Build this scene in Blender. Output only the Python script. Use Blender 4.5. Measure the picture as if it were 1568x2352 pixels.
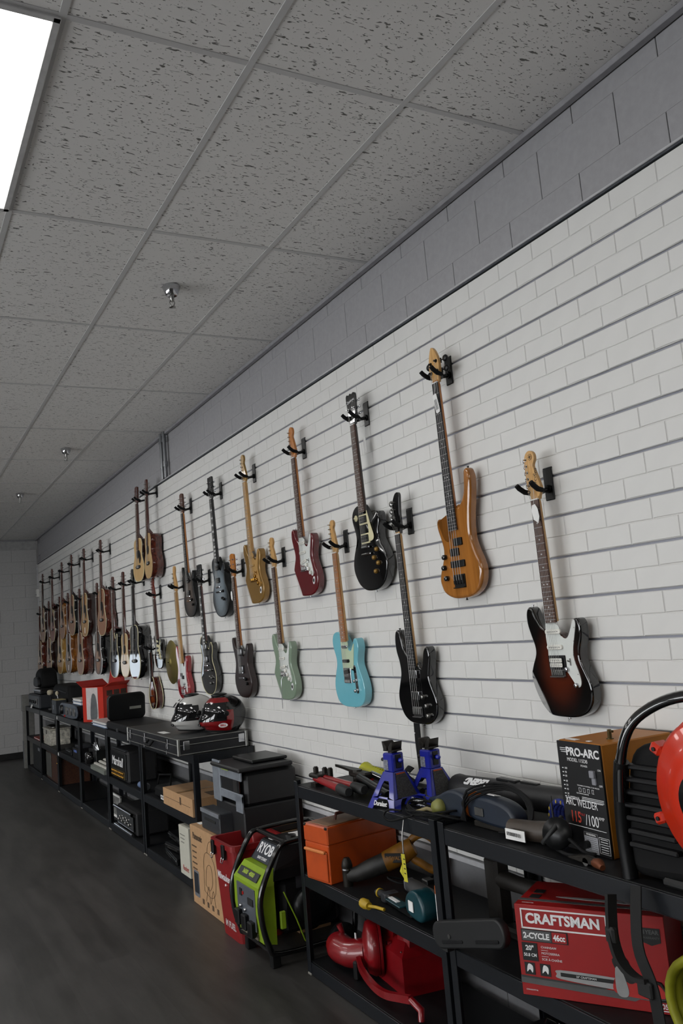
import bpy, bmesh, math, random
from mathutils import Vector, Matrix
for o in list(bpy.data.objects): bpy.data.objects.remove(o)
sc = bpy.context.scene
COL = sc.collection
PI = math.pi
R = math.radians
rnd = random.Random(7)
# ------------------------------------------------------------------ camera
cd = bpy.data.cameras.new('camera'); cam = bpy.data.objects.new('camera', cd); COL.objects.link(cam)
cd.sensor_fit = 'VERTICAL'; cd.sensor_height = 36; cd.sensor_width = 24; cd.lens = 29.815; cd.clip_start = .05; cd.clip_end = 200
_y, _p, _r = 0.500991, 0.131860, -0.087052
_fw = Vector((math.sin(_y)*math.cos(_p), math.cos(_y)*math.cos(_p), math.sin(_p)))
_rt = Vector((math.cos(_y), -math.sin(_y), 0)); _up = _rt.cross(_fw)
_r2 = _rt*math.cos(_r)+_up*math.sin(_r); _u2 = _up*math.cos(_r)-_rt*math.sin(_r)
CAM = Vector((-2.2837, 0, 1.6954))
cam.matrix_world = Matrix(((_r2.x,_u2.x,-_fw.x,CAM.x),(_r2.y,_u2.y,-_fw.y,CAM.y),(_r2.z,_u2.z,-_fw.z,CAM.z),(0,0,0,1)))
sc.camera = cam
# ------------------------------------------------------------------ world, view, light levels
w = bpy.data.worlds.new('world'); sc.world = w; w.use_nodes = True
w.node_tree.nodes['Background'].inputs[0].default_value = (.75,.85,1,1)
w.node_tree.nodes['Background'].inputs[1].default_value = .3
vs = sc.view_settings
vs.view_transform = 'Standard'; vs.look = 'None'; vs.gamma = 1; vs.use_curve_mapping = False
vs.exposure = 0.08
LAMP = 8.5        # ceiling troffers
DAY = 6.0          # daylight in the shop windows
sc.cycles.max_bounces = 4; sc.cycles.diffuse_bounces = 3; sc.cycles.glossy_bounces = 2; sc.cycles.transmission_bounces = 2; sc.cycles.use_adaptive_sampling = True; sc.cycles.adaptive_threshold = .06; sc.cycles.adaptive_min_samples = 16
sc.cycles.sample_clamp_indirect = 6
# ------------------------------------------------------------------ materials
MATS = {}
def _new(name):
    m = bpy.data.materials.new(name); m.use_nodes = True
    nt = m.node_tree; return m, nt, nt.nodes['Principled BSDF'], nt.links
def c3(c):
    if isinstance(c, str):
        c = [int(c[i:i+2],16)/255 for i in (0,2,4)]
        c = [x/12.92 if x <= .04045 else ((x+.055)/1.055)**2.4 for x in c]
    return (c[0],c[1],c[2],1)
def mat(name, col, rough=.5, metal=0, coat=0, var=.12, scale=18, bump=0, stretch=(1,1,1), spec=.5, emit=0, alpha=1, trans=0):
    """plain procedural surface: colour broken up by a noise, optional relief"""
    if name in MATS: return MATS[name]
    m, nt, b, L = _new(name); N = nt.nodes
    c = c3(col)
    tc = N.new('ShaderNodeTexCoord'); mp = N.new('ShaderNodeMapping'); mp.inputs[3].default_value = stretch
    L.new(tc.outputs['Object'], mp.inputs[0])
    nz = N.new('ShaderNodeTexNoise'); nz.inputs['Scale'].default_value = scale; nz.inputs['Detail'].default_value = 4
    L.new(mp.outputs[0], nz.inputs[0])
    cr = N.new('ShaderNodeValToRGB')
    cr.color_ramp.elements[0].position = .3; cr.color_ramp.elements[1].position = .7
    cr.color_ramp.elements[0].color = tuple(x*(1-var) for x in c[:3])+(1,)
    cr.color_ramp.elements[1].color = tuple(min(1,x*(1+var)) for x in c[:3])+(1,)
    L.new(nz.outputs[0], cr.inputs[0]); L.new(cr.outputs[0], b.inputs['Base Color'])
    b.inputs['Roughness'].default_value = rough; b.inputs['Metallic'].default_value = metal
    b.inputs['Coat Weight'].default_value = coat; b.inputs['Coat Roughness'].default_value = .04
    b.inputs['Specular IOR Level'].default_value = spec
    if trans: b.inputs['Transmission Weight'].default_value = trans
    if alpha < 1: b.inputs['Alpha'].default_value = alpha
    if emit:
        b.inputs['Emission Color'].default_value = c; b.inputs['Emission Strength'].default_value = emit
    if bump:
        bp = N.new('ShaderNodeBump'); bp.inputs['Strength'].default_value = bump; bp.inputs['Distance'].default_value = .004
        L.new(nz.outputs[0], bp.inputs['Height']); L.new(bp.outputs[0], b.inputs['Normal'])
    MATS[name] = m; return m
def wood(name, c0, c1, rough=.35, coat=0, scale=9, along=(9,9,.8)):
    if name in MATS: return MATS[name]
    m = mat(name, c0, rough, coat=coat, scale=scale, stretch=along)
    cr = [n for n in m.node_tree.nodes if n.type == 'VALTORGB'][0].color_ramp
    cr.elements[0].color = c3(c0); cr.elements[1].color = c3(c1); cr.elements[0].position = .35; cr.elements[1].position = .65
    return m
def burst(name, stops, cz=.17, rx=.17, rz=.23, rough=.08, coat=1, pw=1):
    """a sunburst finish: colour bands running round the body, in the body's own space"""
    if name in MATS: return MATS[name]
    m, nt, b, L = _new(name); N = nt.nodes
    tc = N.new('ShaderNodeTexCoord'); mp = N.new('ShaderNodeMapping')
    mp.inputs[1].default_value = (0, 0, -cz/rz); mp.inputs[3].default_value = (1/rx, .02, 1/rz)
    L.new(tc.outputs['Object'], mp.inputs[0])
    ln = N.new('ShaderNodeVectorMath'); ln.operation = 'LENGTH'; L.new(mp.outputs[0], ln.inputs[0])
    nz = N.new('ShaderNodeTexNoise'); nz.inputs['Scale'].default_value = 7; L.new(tc.outputs['Object'], nz.inputs[0])
    ad = N.new('ShaderNodeMath'); ad.operation = 'MULTIPLY_ADD'; ad.inputs[1].default_value = .1
    L.new(nz.outputs[0], ad.inputs[0]); L.new(ln.outputs['Value'], ad.inputs[2])
    cr = N.new('ShaderNodeValToRGB'); e = cr.color_ramp.elements
    while len(e) < len(stops): e.new(.5)
    for k,(p,c) in enumerate(stops): e[k].position = p; e[k].color = c3(c)
    L.new(ad.outputs[0], cr.inputs[0]); L.new(cr.outputs[0], b.inputs['Base Color'])
    b.inputs['Roughness'].default_value = rough; b.inputs['Coat Weight'].default_value = coat; b.inputs['Coat Roughness'].default_value = .04
    MATS[name] = m; return m
# ------------------------------------------------------------------ mesh builder
class B:
    def __init__(s): s.v=[]; s.f=[]; s.m=[]; s.s=[]
    def add(s, V, F, m=0, sm=False, M=None):
        n = len(s.v)
        s.v += [tuple(M @ Vector(p)) if M is not None else tuple(p) for p in V]
        for f in F: s.f.append(tuple(n+i for i in f)); s.m.append(m); s.s.append(sm)
        return s
    def box(s, c, d, bev=0, m=0, M=None, tap=None):
        x,y,z = d[0]/2,d[1]/2,d[2]/2
        b = min(bev, x*.9, y*.9, z*.9)
        if b <= 0:
            V = [(c[0]+i*x,c[1]+j*y,c[2]+k*z) for i in(-1,1) for j in(-1,1) for k in(-1,1)]
            return s.add(V, [(0,1,3,2),(4,6,7,5),(0,4,5,1),(2,3,7,6),(0,2,6,4),(1,5,7,3)], m, False, M)
        V = []; ix = {}
        for i in(-1,1):
            for j in(-1,1):
                for k in(-1,1):
                    for a in range(3):
                        q = [i*(x-b),j*(y-b),k*(z-b)]; q[a] += (i,j,k)[a]*b
                        ix[i,j,k,a] = len(V); V.append((c[0]+q[0],c[1]+q[1],c[2]+q[2]))
        F = []
        for a in range(3):
            o = [n for n in range(3) if n != a]
            for sg in(-1,1):
                f = []
                for (p,q) in ((-1,-1),(1,-1),(1,1),(-1,1)):
                    t = [0,0,0]; t[a] = sg; t[o[0]] = p; t[o[1]] = q; f.append(ix[t[0],t[1],t[2],a])
                if (sg > 0) == (a == 1): f.reverse()
                F.append(tuple(f))
        for a in range(3):
            o = [n for n in range(3) if n != a]
            for p in(-1,1):
                for q in(-1,1):
                    t0=[0,0,0]; t0[a]=-1; t0[o[0]]=p; t0[o[1]]=q; t1=list(t0); t1[a]=1
                    f=[ix[(*t0,o[0])],ix[(*t1,o[0])],ix[(*t1,o[1])],ix[(*t0,o[1])]]
                    F.append(tuple(f))
        for i in(-1,1):
            for j in(-1,1):
                for k in(-1,1): F.append(tuple(ix[i,j,k,a] for a in range(3)))
        return s.add(V, F, m, False, M)
    def cyl(s, p0, p1, r, r1=None, n=12, m=0, M=None, sm=True):
        return s.tube([p0,p1], [r, r if r1 is None else r1], n, m=m, M=M, sm=sm)
    def tube(s, P, r, n=8, closed=False, m=0, M=None, sm=True, flat=None):
        P = [Vector(p) for p in P]; k = len(P)
        rr = r if isinstance(r,(list,tuple)) else [r]*k
        T = []
        for i in range(k):
            a = P[i-1] if (i>0 or closed) else P[i]; b = P[(i+1)%k] if (i<k-1 or closed) else P[i]
            t = (b-a); T.append(t.normalized() if t.length>1e-9 else Vector((0,0,1)))
        u = T[0].orthogonal().normalized()
        if flat: u = (Vector(flat)-T[0]*Vector(flat).dot(T[0])).normalized()
        V=[]; F=[]
        for i in range(k):
            u = (u - T[i]*u.dot(T[i])); u = u.normalized() if u.length>1e-6 else T[i].orthogonal().normalized()
            w_ = T[i].cross(u)
            ra, rb = rr[i] if isinstance(rr[i],(list,tuple)) else (rr[i],rr[i])
            for j in range(n):
                a = 2*PI*j/n + (PI/4 if n==4 else 0); V.append(P[i]+u*math.cos(a)*ra+w_*math.sin(a)*rb)
        e = k if closed else k-1
        for i in range(e):
            for j in range(n):
                F.append((i*n+j, i*n+(j+1)%n, ((i+1)%k)*n+(j+1)%n, ((i+1)%k)*n+j))
        s.add(V, F, m, sm and n>4, M)
        if not closed:
            s.add(V[:n], [tuple(range(n-1,-1,-1))], m, False, M); s.add(V[-n:], [tuple(range(n))], m, False, M)
        return s
    def lathe(s, prof, n=24, m=0, M=None, sm=True):
        V=[]; F=[]
        for (r_,z) in prof:
            for j in range(n): a=2*PI*j/n; V.append((r_*math.cos(a), r_*math.sin(a), z))
        for i in range(len(prof)-1):
            for j in range(n): F.append((i*n+j,i*n+(j+1)%n,(i+1)*n+(j+1)%n,(i+1)*n+j))
        s.add(V,F,m,sm,M)
        if prof[0][0]>1e-5: s.add(V[:n],[tuple(range(n-1,-1,-1))],m,False,M)
        if prof[-1][0]>1e-5: s.add(V[-n:],[tuple(range(n))],m,False,M)
        return s
    def prism(s, O, y0, y1, bev=0, seg=3, m=0, M=None, mf=None, dome=0, back=True, sm=True):
        """outline O [(x,z)] counter-clockwise seen from the front (-y); front at y0, back at y1, rounded edges"""
        n=len(O); A=sum(O[i][0]*O[(i+1)%n][1]-O[(i+1)%n][0]*O[i][1] for i in range(n))
        if A<0: O=O[::-1]
        def off(d):
            if d==0: return list(O)
            Q=[]
            for i in range(n):
                a,b,c=O[i-1],O[i],O[(i+1)%n]
                n1=Vector((b[1]-a[1],a[0]-b[0])); n2=Vector((c[1]-b[1],b[0]-c[0]))
                if n1.length>0:n1.normalize()
                if n2.length>0:n2.normalize()
                t=n1+n2
                if t.length<1e-6: t=n1
                t=t/max(t.length_squared*.5,.35)
                Q.append((b[0]-t.x*d,b[1]-t.y*d))
            return Q
        rings=[]
        if bev>0:
            for k in range(seg): 
                a=PI/2*k/seg; rings.append((bev*(1-math.sin(a)), y0+bev*(1-math.cos(a)))) 
            rings.append((0,y0+bev))
            if back:
                rings.append((0,y1-bev))
                for k in range(seg-1,-1,-1): a=PI/2*k/seg; rings.append((bev*(1-math.sin(a)), y1-bev*(1-math.cos(a))))
            else: rings.append((0,y1))
        else: rings=[(0,y0),(0,y1)]
        V=[]
        for d,y in rings: V+=[(p[0],y,p[1]) for p in off(d)]
        F=[]
        for i in range(len(rings)-1):
            for j in range(n): F.append((i*n+j,(i+1)*n+j,(i+1)*n+(j+1)%n,i*n+(j+1)%n))
        s.add(V,[f[::-1] for f in F],m,sm and bev>0,M)
        f0=[(p[0],rings[0][1],p[1]) for p in off(rings[0][0])]; f1=[(p[0],rings[-1][1],p[1]) for p in off(rings[-1][0])]
        mfr=m if mf is None else mf
        if dome:
            cx=sum(p[0] for p in f0)/n; cz=sum(p[2] for p in f0)/n; V=list(f0); F=[]; K=5
            for k in range(1,K+1):
                t=k/K*.75; h=dome*math.sin(PI/2*min(1,k/3)); V+=[(p[0]+(cx*.2-p[0])*t, p[1]-h, p[2]+(cz-p[2])*t) for p in f0]
            for k in range(K):
                for j in range(n): F.append((k*n+j,k*n+(j+1)%n,(k+1)*n+(j+1)%n,(k+1)*n+j))
            s.add(V,F,mfr,True,M); s.add(V[-n:],[tuple(range(n))],mfr,False,M)
        else: s.add(f0,[tuple(range(n))],mfr,False,M)
        if back or bev==0: s.add(f1,[tuple(range(n-1,-1,-1))],m,False,M)
        return s
    def ell(s, c, r, n=14, k=9, m=0, M=None):
        V=[(c[0]+r[0]*math.sin(PI*i/k)*math.cos(2*PI*j/n), c[1]+r[1]*math.sin(PI*i/k)*math.sin(2*PI*j/n), c[2]-r[2]*math.cos(PI*i/k)) for i in range(k+1) for j in range(n)]
        F=[(i*n+j,i*n+(j+1)%n,(i+1)*n+(j+1)%n,(i+1)*n+j) for i in range(k) for j in range(n)]
        return s.add(V,F,m,True,M)
    def mesh(s, name, mats):
        me=bpy.data.meshes.new(name); me.from_pydata(s.v,[],s.f)
        me.polygons.foreach_set('material_index', s.m); me.polygons.foreach_set('use_smooth', s.s)
        for x in (mats if isinstance(mats,(list,tuple)) else [mats]): me.materials.append(x)
        me.validate(); me.update(); return me
    def obj(s, name, mats, parent=None):
        return put(name, s.mesh(name, mats), parent)
def put(name, me, parent=None, loc=None, rot=None):
    o=bpy.data.objects.new(name, me); COL.objects.link(o); o.parent=parent
    if loc: o.location=loc
    if rot: o.rotation_euler=rot
    return o
def tag(o, label, cat, group=None, kind=None):
    if label: o['label']=label
    if cat: o['category']=cat
    if group: o['group']=group
    if kind: o['kind']=kind
    return o
def thing(name, label, cat, loc, rz=0, rx=0, ry=0, group=None):
    """an Empty at the thing's base. Local x runs to the right along the wall (towards the camera), y into the wall, z up"""
    e=bpy.data.objects.new(name,None); COL.objects.link(e); e.location=loc; e.rotation_euler=(R(rx),R(ry),-PI/2+R(rz)); e.empty_display_size=.1
    return tag(e,label,cat,group)
def struct(name, b, mats, parent=None):
    o=b.obj(name,mats,parent); o['kind']='structure'; return o
def spline(P, n=6, closed=True):
    P=[Vector(p) for p in P]; k=len(P); O=[]
    for i in range(k if closed else k-1):
        a=P[(i-1)%k] if closed or i>0 else P[i]; b=P[i]; c=P[(i+1)%k]; d=P[(i+2)%k] if closed or i<k-2 else c
        for t in range(n):
            t/=n; O.append(tuple(.5*((2*b)+(c-a)*t+(2*a-5*b+4*c-d)*t*t+(3*b-a-3*c+d)*t**3)))
    if not closed: O.append(tuple(P[-1]))
    return O
def rrect(w_,h,r,n=4,cx=0,cz=0):
    O=[]
    for (x,z,a) in ((w_/2-r,-h/2+r,-PI/2),(w_/2-r,h/2-r,0),(-w_/2+r,h/2-r,PI/2),(-w_/2+r,-h/2+r,PI)):
        for k in range(n+1): t=a+PI/2*k/n; O.append((cx+x+r*math.cos(t),cz+z+r*math.sin(t)))
    return O
def circ(r,n=20,cx=0,cz=0,rz=None): return [(cx+r*math.cos(2*PI*k/n),cz+(rz or r)*math.sin(2*PI*k/n)) for k in range(n)]
_txt={}
def text(s, size, M, m, parent, name='lettering', bold=0, sx=1, shear=0, align='CENTER'):
    """flat print: letters as a thin mesh; M maps the text plane (x right, y up) to the parent's space"""
    key=(s,size,bold,shear,align)
    if key not in _txt:
        cu=bpy.data.curves.new('t','FONT'); cu.body=s; cu.size=size; cu.align_x=align; cu.align_y='CENTER'; cu.offset=bold; cu.shear=shear; cu.resolution_u=3; cu.extrude=.0002
        o=bpy.data.objects.new('t',cu); COL.objects.link(o)
        me=bpy.data.meshes.new_from_object(o.evaluated_get(bpy.context.evaluated_depsgraph_get())); bpy.data.objects.remove(o); bpy.data.curves.remove(cu)
        _txt[key]=me
    me=_txt[key].copy(); me.materials.clear(); me.materials.append(m)
    me.transform(M @ Matrix.Diagonal((sx,1,1,1)))
    return put(name, me, parent)
def front(x,y,z,rz=0):
    """text plane standing on a front (-y) face"""
    return Matrix.Translation((x,y,z)) @ Matrix.Rotation(rz,4,'Y') @ Matrix.Rotation(PI/2,4,'X')
def side(x,y,z): return Matrix.Translation((x,y,z)) @ Matrix.Rotation(PI/2,4,'Z') @ Matrix.Rotation(PI/2,4,'X')
def topf(x,y,z,a=0): return Matrix.Translation((x,y,z)) @ Matrix.Rotation(a,4,'Z')
def dup(root, loc, rot=None, label=None, group=None):
    r_=root.copy(); COL.objects.link(r_); r_.location=loc
    if rot is not None: r_.rotation_euler=rot
    if label: r_['label']=label
    if group: r_['group']=group
    for ch in list(root.children):
        c=ch.copy(); COL.objects.link(c); c.parent=r_
        for g in ch.children: d=g.copy(); COL.objects.link(d); d.parent=c
    return r_
def TR(*a): return Matrix.Translation(a)
def RX(a): return Matrix.Rotation(R(a),4,'X')
def RY(a): return Matrix.Rotation(R(a),4,'Y')
def RZ(a): return Matrix.Rotation(R(a),4,'Z')
# common materials
black=mat('black_plastic','0d0d0f',.5,var=.2,spec=.3); gloss_black=mat('gloss_black','060607',.07,coat=1,var=.1); satin=mat('satin_black','0b0c0d',.35,var=.15,spec=.35)
rubber=mat('rubber','0a0a0b',.75,spec=.25); steel_bk=mat('black_powder_coat','101318',.36,var=.15,scale=60,bump=.05,spec=.5)
chrome=mat('chrome','c8c9cc',.12,1,var=.05); nickel=mat('nickel','9b9a97',.3,1); gold=mat('gold_plate','b98b3d',.25,1)
white=mat('white_paint','d9d8d4',.5,var=.04); paper=mat('white_paper','dedddb',.8,var=.05); ink=mat('black_ink','101010',.7); wht=mat('white_ink','d8d8d8',.6,var=.02)
redink=mat('red_ink','a8180f',.6); greyp=mat('grey_plastic','6d7076',.45); dgrey=mat('dark_grey_plastic','2b2d31',.5)
card=mat('cardboard','a98560',.85,var=.07,scale=30); cardd=mat('cardboard_print','4f3d2b',.85); cream=mat('cream_plastic','cfc7a0',.4,var=.04)
# ------------------------------------------------------------------ the room
H=3.582; ZT=3.138; ZB=.62; GS=(ZT-ZB)/16; YB=15.1; YF=-5.0; XL=-8.6
m_block=mat('grey_block_paint','979698',.75,var=.05,scale=40,bump=.25)
m_joint=mat('painted_joint','8d8c8e',.8,var=.05,scale=40)
m_back=mat('back_block_paint','b2b1b0',.75,var=.04,scale=40,bump=.25); m_backj=mat('back_joint','a5a4a3',.8)
m_brick=mat('white_brick','d3d2cf',.5,var=.02,scale=9,bump=.15)
m_slat=mat('white_slat_board','c9c8c5',.55,var=.03,scale=9,bump=.2)
m_chan=mat('slat_channel','85868f',.4,.2,var=.05)
m_dark=mat('grey_display_wall','8a8782',.8)
m_trim=mat('pale_trim','b4b4b6',.45); m_base=mat('black_vinyl_base','0c0c0c',.5)
# floor: dark vinyl planks (too even to tell apart)
def floor_mat():
    m,nt,b,L=_new('dark_vinyl_planks'); N=nt.nodes
    tc=N.new('ShaderNodeTexCoord'); mp=N.new('ShaderNodeMapping'); mp.inputs[2].default_value=(0,0,PI/2)
    L.new(tc.outputs['Object'],mp.inputs[0])
    br=N.new('ShaderNodeTexBrick'); br.inputs['Scale'].default_value=1; br.inputs['Brick Width'].default_value=1.25; br.inputs['Row Height'].default_value=.185
    br.inputs['Mortar Size'].default_value=.0012; br.inputs['Bias'].default_value=0; br.inputs['Color1'].default_value=(.2,.2,.2,1); br.inputs['Color2'].default_value=(.8,.8,.8,1); br.inputs['Mortar'].default_value=(0,0,0,1)
    L.new(mp.outputs[0],br.inputs[0])
    m2=N.new('ShaderNodeMapping'); m2.inputs[3].default_value=(5,.8,1); L.new(tc.outputs['Object'],m2.inputs[0])
    nz=N.new('ShaderNodeTexNoise'); nz.inputs['Scale'].default_value=2.2; nz.inputs['Detail'].default_value=7; nz.inputs['Roughness'].default_value=.65; L.new(m2.outputs[0],nz.inputs[0])
    mx=N.new('ShaderNodeMix'); mx.data_type='RGBA'; mx.inputs[0].default_value=.22; L.new(nz.outputs[0],mx.inputs[6]); L.new(br.outputs[0],mx.inputs[7])
    cr=N.new('ShaderNodeValToRGB'); e=cr.color_ramp.elements; e[0].position=.3; e[0].color=c3('252422'); e[1].position=.72; e[1].color=c3('474543'); L.new(mx.outputs[2],cr.inputs[0])
    L.new(cr.outputs[0],b.inputs['Base Color']); b.inputs['Roughness'].default_value=.42; b.inputs['Specular IOR Level'].default_value=.4
    bp=N.new('ShaderNodeBump'); bp.inputs['Strength'].default_value=.12; bp.inputs['Distance'].default_value=.002; L.new(nz.outputs[0],bp.inputs['Height']); L.new(bp.outputs[0],b.inputs['Normal'])
    return m
struct('floor',B().box(((XL)/2,(YB+YF)/2,-.03),(abs(XL)+.5,YB-YF+.5,.06)),floor_mat())
# wall along the guitars: block wall behind, blocks above the panelling
wr=struct('wall_right',B().box((.14,(YB+YF)/2,H/2),(.2,YB-YF+.4,H)),m_joint)
def block_mesh(name,w_,h,d,b,m):
    return B().box((0,0,0),(d,w_,h),b).mesh(name,m)
BW=.4065; BH=.2005; zc=3.29
bm_full=block_mesh('block',BW-.003,BH-.0002,.016,.0012,m_block)
top_h=H-(zc+BH); bm_top=block_mesh('block',BW-.003,top_h,.016,.0016,m_block); low_h=zc-ZT+.03; bm_low=block_mesh('block',BW-.003,low_h-.0002,.016,.0012,m_block)
for r_,(z,me,off) in enumerate(((zc+BH+top_h/2,bm_top,.203),(zc+BH/2,bm_full,0),(zc-low_h/2,bm_low,.203))):
    k=-2
    while True:
        y=1.945+off+BW*k+BW/2; k+=1
        if y>YB-.22: break
        put('block',me,wr,(.036,y,z))
bm_b=block_mesh('block',BW-.003,BH-.001,.016,.0016,mat('lower_block_shade','6a6a6c',.75,var=.05,scale=40,bump=.25))  # same grey wall, colour darkened to carry the shade behind the shelving
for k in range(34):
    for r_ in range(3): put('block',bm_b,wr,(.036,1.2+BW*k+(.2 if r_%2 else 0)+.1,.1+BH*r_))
# slat panelling with white bricks
slat_w=1.28; seams=[.898+slat_w*k for k in range(11)]
BRL=.2087; CH=(GS-.0085)/2
def brick_mesh(seed):
    r_=random.Random(seed); L_=BRL-.0032; h=CH-.0018; d=.003; b=.0024
    j=lambda a:r_.uniform(-a,a)
    O=[(-L_/2,-h/2+j(.0012)),(-L_/6,-h/2+j(.0018)),(L_/6,-h/2+j(.0018)),(L_/2,-h/2+j(.0012)),(L_/2+j(.001),h/2),(L_/6,h/2),(-L_/6,h/2),(-L_/2+j(.001),h/2)]
    V=[(0,-x,z) for x,z in O]; V+=[(-d+j(.00015),-(x-b*(1 if x>0 else -1)*(1 if abs(x)>L_/3 else 0)),z-b*(1 if z>0 else -1)) for x,z in O]
    F=[(i,(i+1)%8,8+(i+1)%8,8+i) for i in range(8)]+[tuple(range(8,16))]
    return B().add(V,F).mesh('brick',m_brick)
BR=[brick_mesh(k) for k in range(6)]
slats={}
for p,y0 in enumerate(seams):
    y1=min(y0+slat_w,14.905)
    sm=B().box((.009,0,0),(.018,y1-y0-.0012,GS-.0085),.0012).mesh('slat',m_slat)
    for i in range(16):
        slats[p,i]=put('slat',sm,wr,(0,(y0+y1)/2,ZT-GS*(i+.5)))
for i in range(1,16):
    B().box((.012,0,0),(.012,14.905-.898,.009)).obj('slat_channel',m_chan,wr).location=(0,(14.905+.898)/2,ZT-GS*i)
_vi=[]
for i in range(16):
    for c in range(2):
        z=ZT-GS*(i+.5)+(CH/2 if c==0 else -CH/2)
        k=-7
        while True:
            y=2.204+(0 if c==0 else .5*BRL)+BRL*(k+.5); k+=1
            if y+BRL/2>14.9: break
            if y-BRL/2<.9: continue
            vis = y>1.72 and not (y<4.0 and z<.86)
            _vi.append(((Vector((0,y,z))-CAM).length+(0 if vis else 30),i,c,y,z))
_vi.sort(); rest=B()
for n,(d,i,c,y,z) in enumerate(_vi):
    me=BR[(n*7+i)%6]
    if n<300:
        p=min(10,max(0,int((y-.898)/slat_w))); s_=slats[p,i]
        put('brick',me,s_,(0,y-s_.location.y,z-s_.location.z))
    else:
        rest.add([v.co[:] for v in me.vertices],[tuple(q.vertices) for q in me.polygons],0,False,TR(0,y,z))
o=rest.obj('brick_field',m_brick,wr); o['kind']='stuff'
struct('trim_1',B().box((.006,(14.93+.9)/2,ZT+.003),(.026,14.93-.9,.007),.001),mat('dark_trim_gap','3c4046',.5))
struct('trim_2',B().box((.003,(14.93+.9)/2,ZT+.011),(.034,14.93-.9,.009),.002),m_trim)
struct('trim_3',B().box((-.004,14.925,(ZT+ZB)/2),(.03,.04,ZT-ZB),.003),m_trim)
struct('trim_4',B().box((0,(14.9+.9)/2,ZB-.012),(.03,14.0,.024),.002),m_trim)
# back wall with blocks, its black base and a glazed door to the outside beyond the frame
wb=struct('wall_back',B().box(((XL)/2,YB+.1,H/2),(abs(XL)+.4,.2,H)),m_backj)
bmk=B().box((0,0,0),(BW-.003,.014,BH-.0015),.0016).mesh('block',m_back)
bmh=B().box((0,0,0),(BW/2-.003,.014,BH-.0015),.0016).mesh('block',m_back)
for r_ in range(18):
    for k in range(5):
        x=.02-BW*(k+.5)-(BW/2 if r_%2 else 0)
        z=BH*(r_+.5)
        if z+BH/2<H: put('block',bmk,wb,(x,YB-.006,z))
    if r_%2 and BH*(r_+1)<H: put('block',bmh,wb,(.02-BW/4,YB-.006,BH*(r_+.5)))
struct('baseboard_back',B().box((XL/2,YB-.02,.05),(abs(XL)+.02,.014,.1),.003),m_base)
glass=mat('daylit_glass',(.95,.975,1),.2,emit=DAY,var=.02)
glassd=mat('daylit_door_glass',(.8,.9,1),.2,emit=1.3,var=.02)
fr=mat('dark_bronze_frame','26211d',.4)
def window(n,cx,cy,w_,z0,z1,axis,name='window',g=None):
    b=B(); h=z1-z0
    d=(lambda a,bb,c:(a,bb,c)) if axis=='x' else (lambda a,bb,c:(bb,a,c))
    for s_ in(-1,0,1): b.box((cx+(s_*w_/2 if axis=='x' else 0),cy+(s_*w_/2 if axis=='y' else 0),(z0+z1)/2),d(.06,.09,h),.004)
    for z in(z0,z1): b.box((cx,cy,z),d(w_+.06,.09,.06),.004)
    o=struct('%s_%d'%(name,n),b,fr)
    B().box((cx,cy,(z0+z1)/2),d(w_-.02,.02,h-.02)).obj('pane',g or glass,o)
window(4,-2.05,YB-.05,1.1,.85,1.6,'x','window',glassd)
for k in range(3): window(k+1,XL+.06,.4+k*3.4,2.8,.5,2.7,'y')
struct('wall_left',B().box((XL-.1,(YB+YF)/2,H/2),(.2,YB-YF+.4,H)),m_dark)
struct('wall_front',B().box((XL/2,YF-.1,H/2),(abs(XL)+.4,.2,H)),mat('dark_front_wall','3a3937',.8))
# ceiling: lay-in tiles in a metal grid
def tile_mat():
    m,nt,b,L=_new('fissured_tile'); N=nt.nodes
    oi=N.new('ShaderNodeObjectInfo'); tc=N.new('ShaderNodeTexCoord')
    ad=N.new('ShaderNodeVectorMath'); L.new(tc.outputs['Object'],ad.inputs[0]); sc_=N.new('ShaderNodeVectorMath'); sc_.operation='SCALE'; sc_.inputs[0].default_value=(7,5,0); L.new(oi.outputs['Random'],sc_.inputs[3]); L.new(sc_.outputs[0],ad.inputs[1])
    def fis(scale,st,lo,hi,seed):
        mp=N.new('ShaderNodeMapping'); mp.inputs[1].default_value=(seed,seed*2,0); mp.inputs[3].default_value=st; L.new(ad.outputs[0],mp.inputs[0])
        nz=N.new('ShaderNodeTexNoise'); nz.inputs['Scale'].default_value=scale; nz.inputs['Detail'].default_value=1.5; nz.inputs['Distortion'].default_value=.6; L.new(mp.outputs[0],nz.inputs[0])
        cr=N.new('ShaderNodeMapRange'); cr.inputs[1].default_value=lo; cr.inputs[2].default_value=hi; L.new(nz.outputs[0],cr.inputs[0]); return cr.outputs[0]
    a=fis(30,(1,3.0,1),.655,.69,0); c=fis(70,(1,1.8,1),.675,.71,3)
    mx=N.new('ShaderNodeMath'); mx.operation='MAXIMUM'; L.new(a,mx.inputs[0]); L.new(c,mx.inputs[1])
    cm=N.new('ShaderNodeMix'); cm.data_type='RGBA'; cm.inputs[6].default_value=c3('dddbd8'); cm.inputs[7].default_value=c3('6f6d6a'); L.new(mx.outputs[0],cm.inputs[0])
    L.new(cm.outputs[2],b.inputs['Base Color']); b.inputs['Roughness'].default_value=.9; b.inputs['Specular IOR Level'].default_value=.1
    bp=N.new('ShaderNodeBump'); bp.invert=True; bp.inputs['Strength'].default_value=.6; bp.inputs['Distance'].default_value=.004; L.new(mx.outputs[0],bp.inputs['Height']); L.new(bp.outputs[0],b.inputs['Normal'])
    return m
m_tile=tile_mat(); m_grid=mat('white_grid','bdbcbb',.5,var=.03)
ce=struct('ceiling',B().box((XL/2,(YB+YF)/2,H+.16),(abs(XL)+.4,YB-YF+.4,.2)),m_tile)
TX=.6096; TY=1.2597; X0=-.5655; Y0=2.3842
tile=B().box((0,0,0),(TX-.004,TY-.004,.016),.002).mesh('tile',m_tile)
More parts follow.
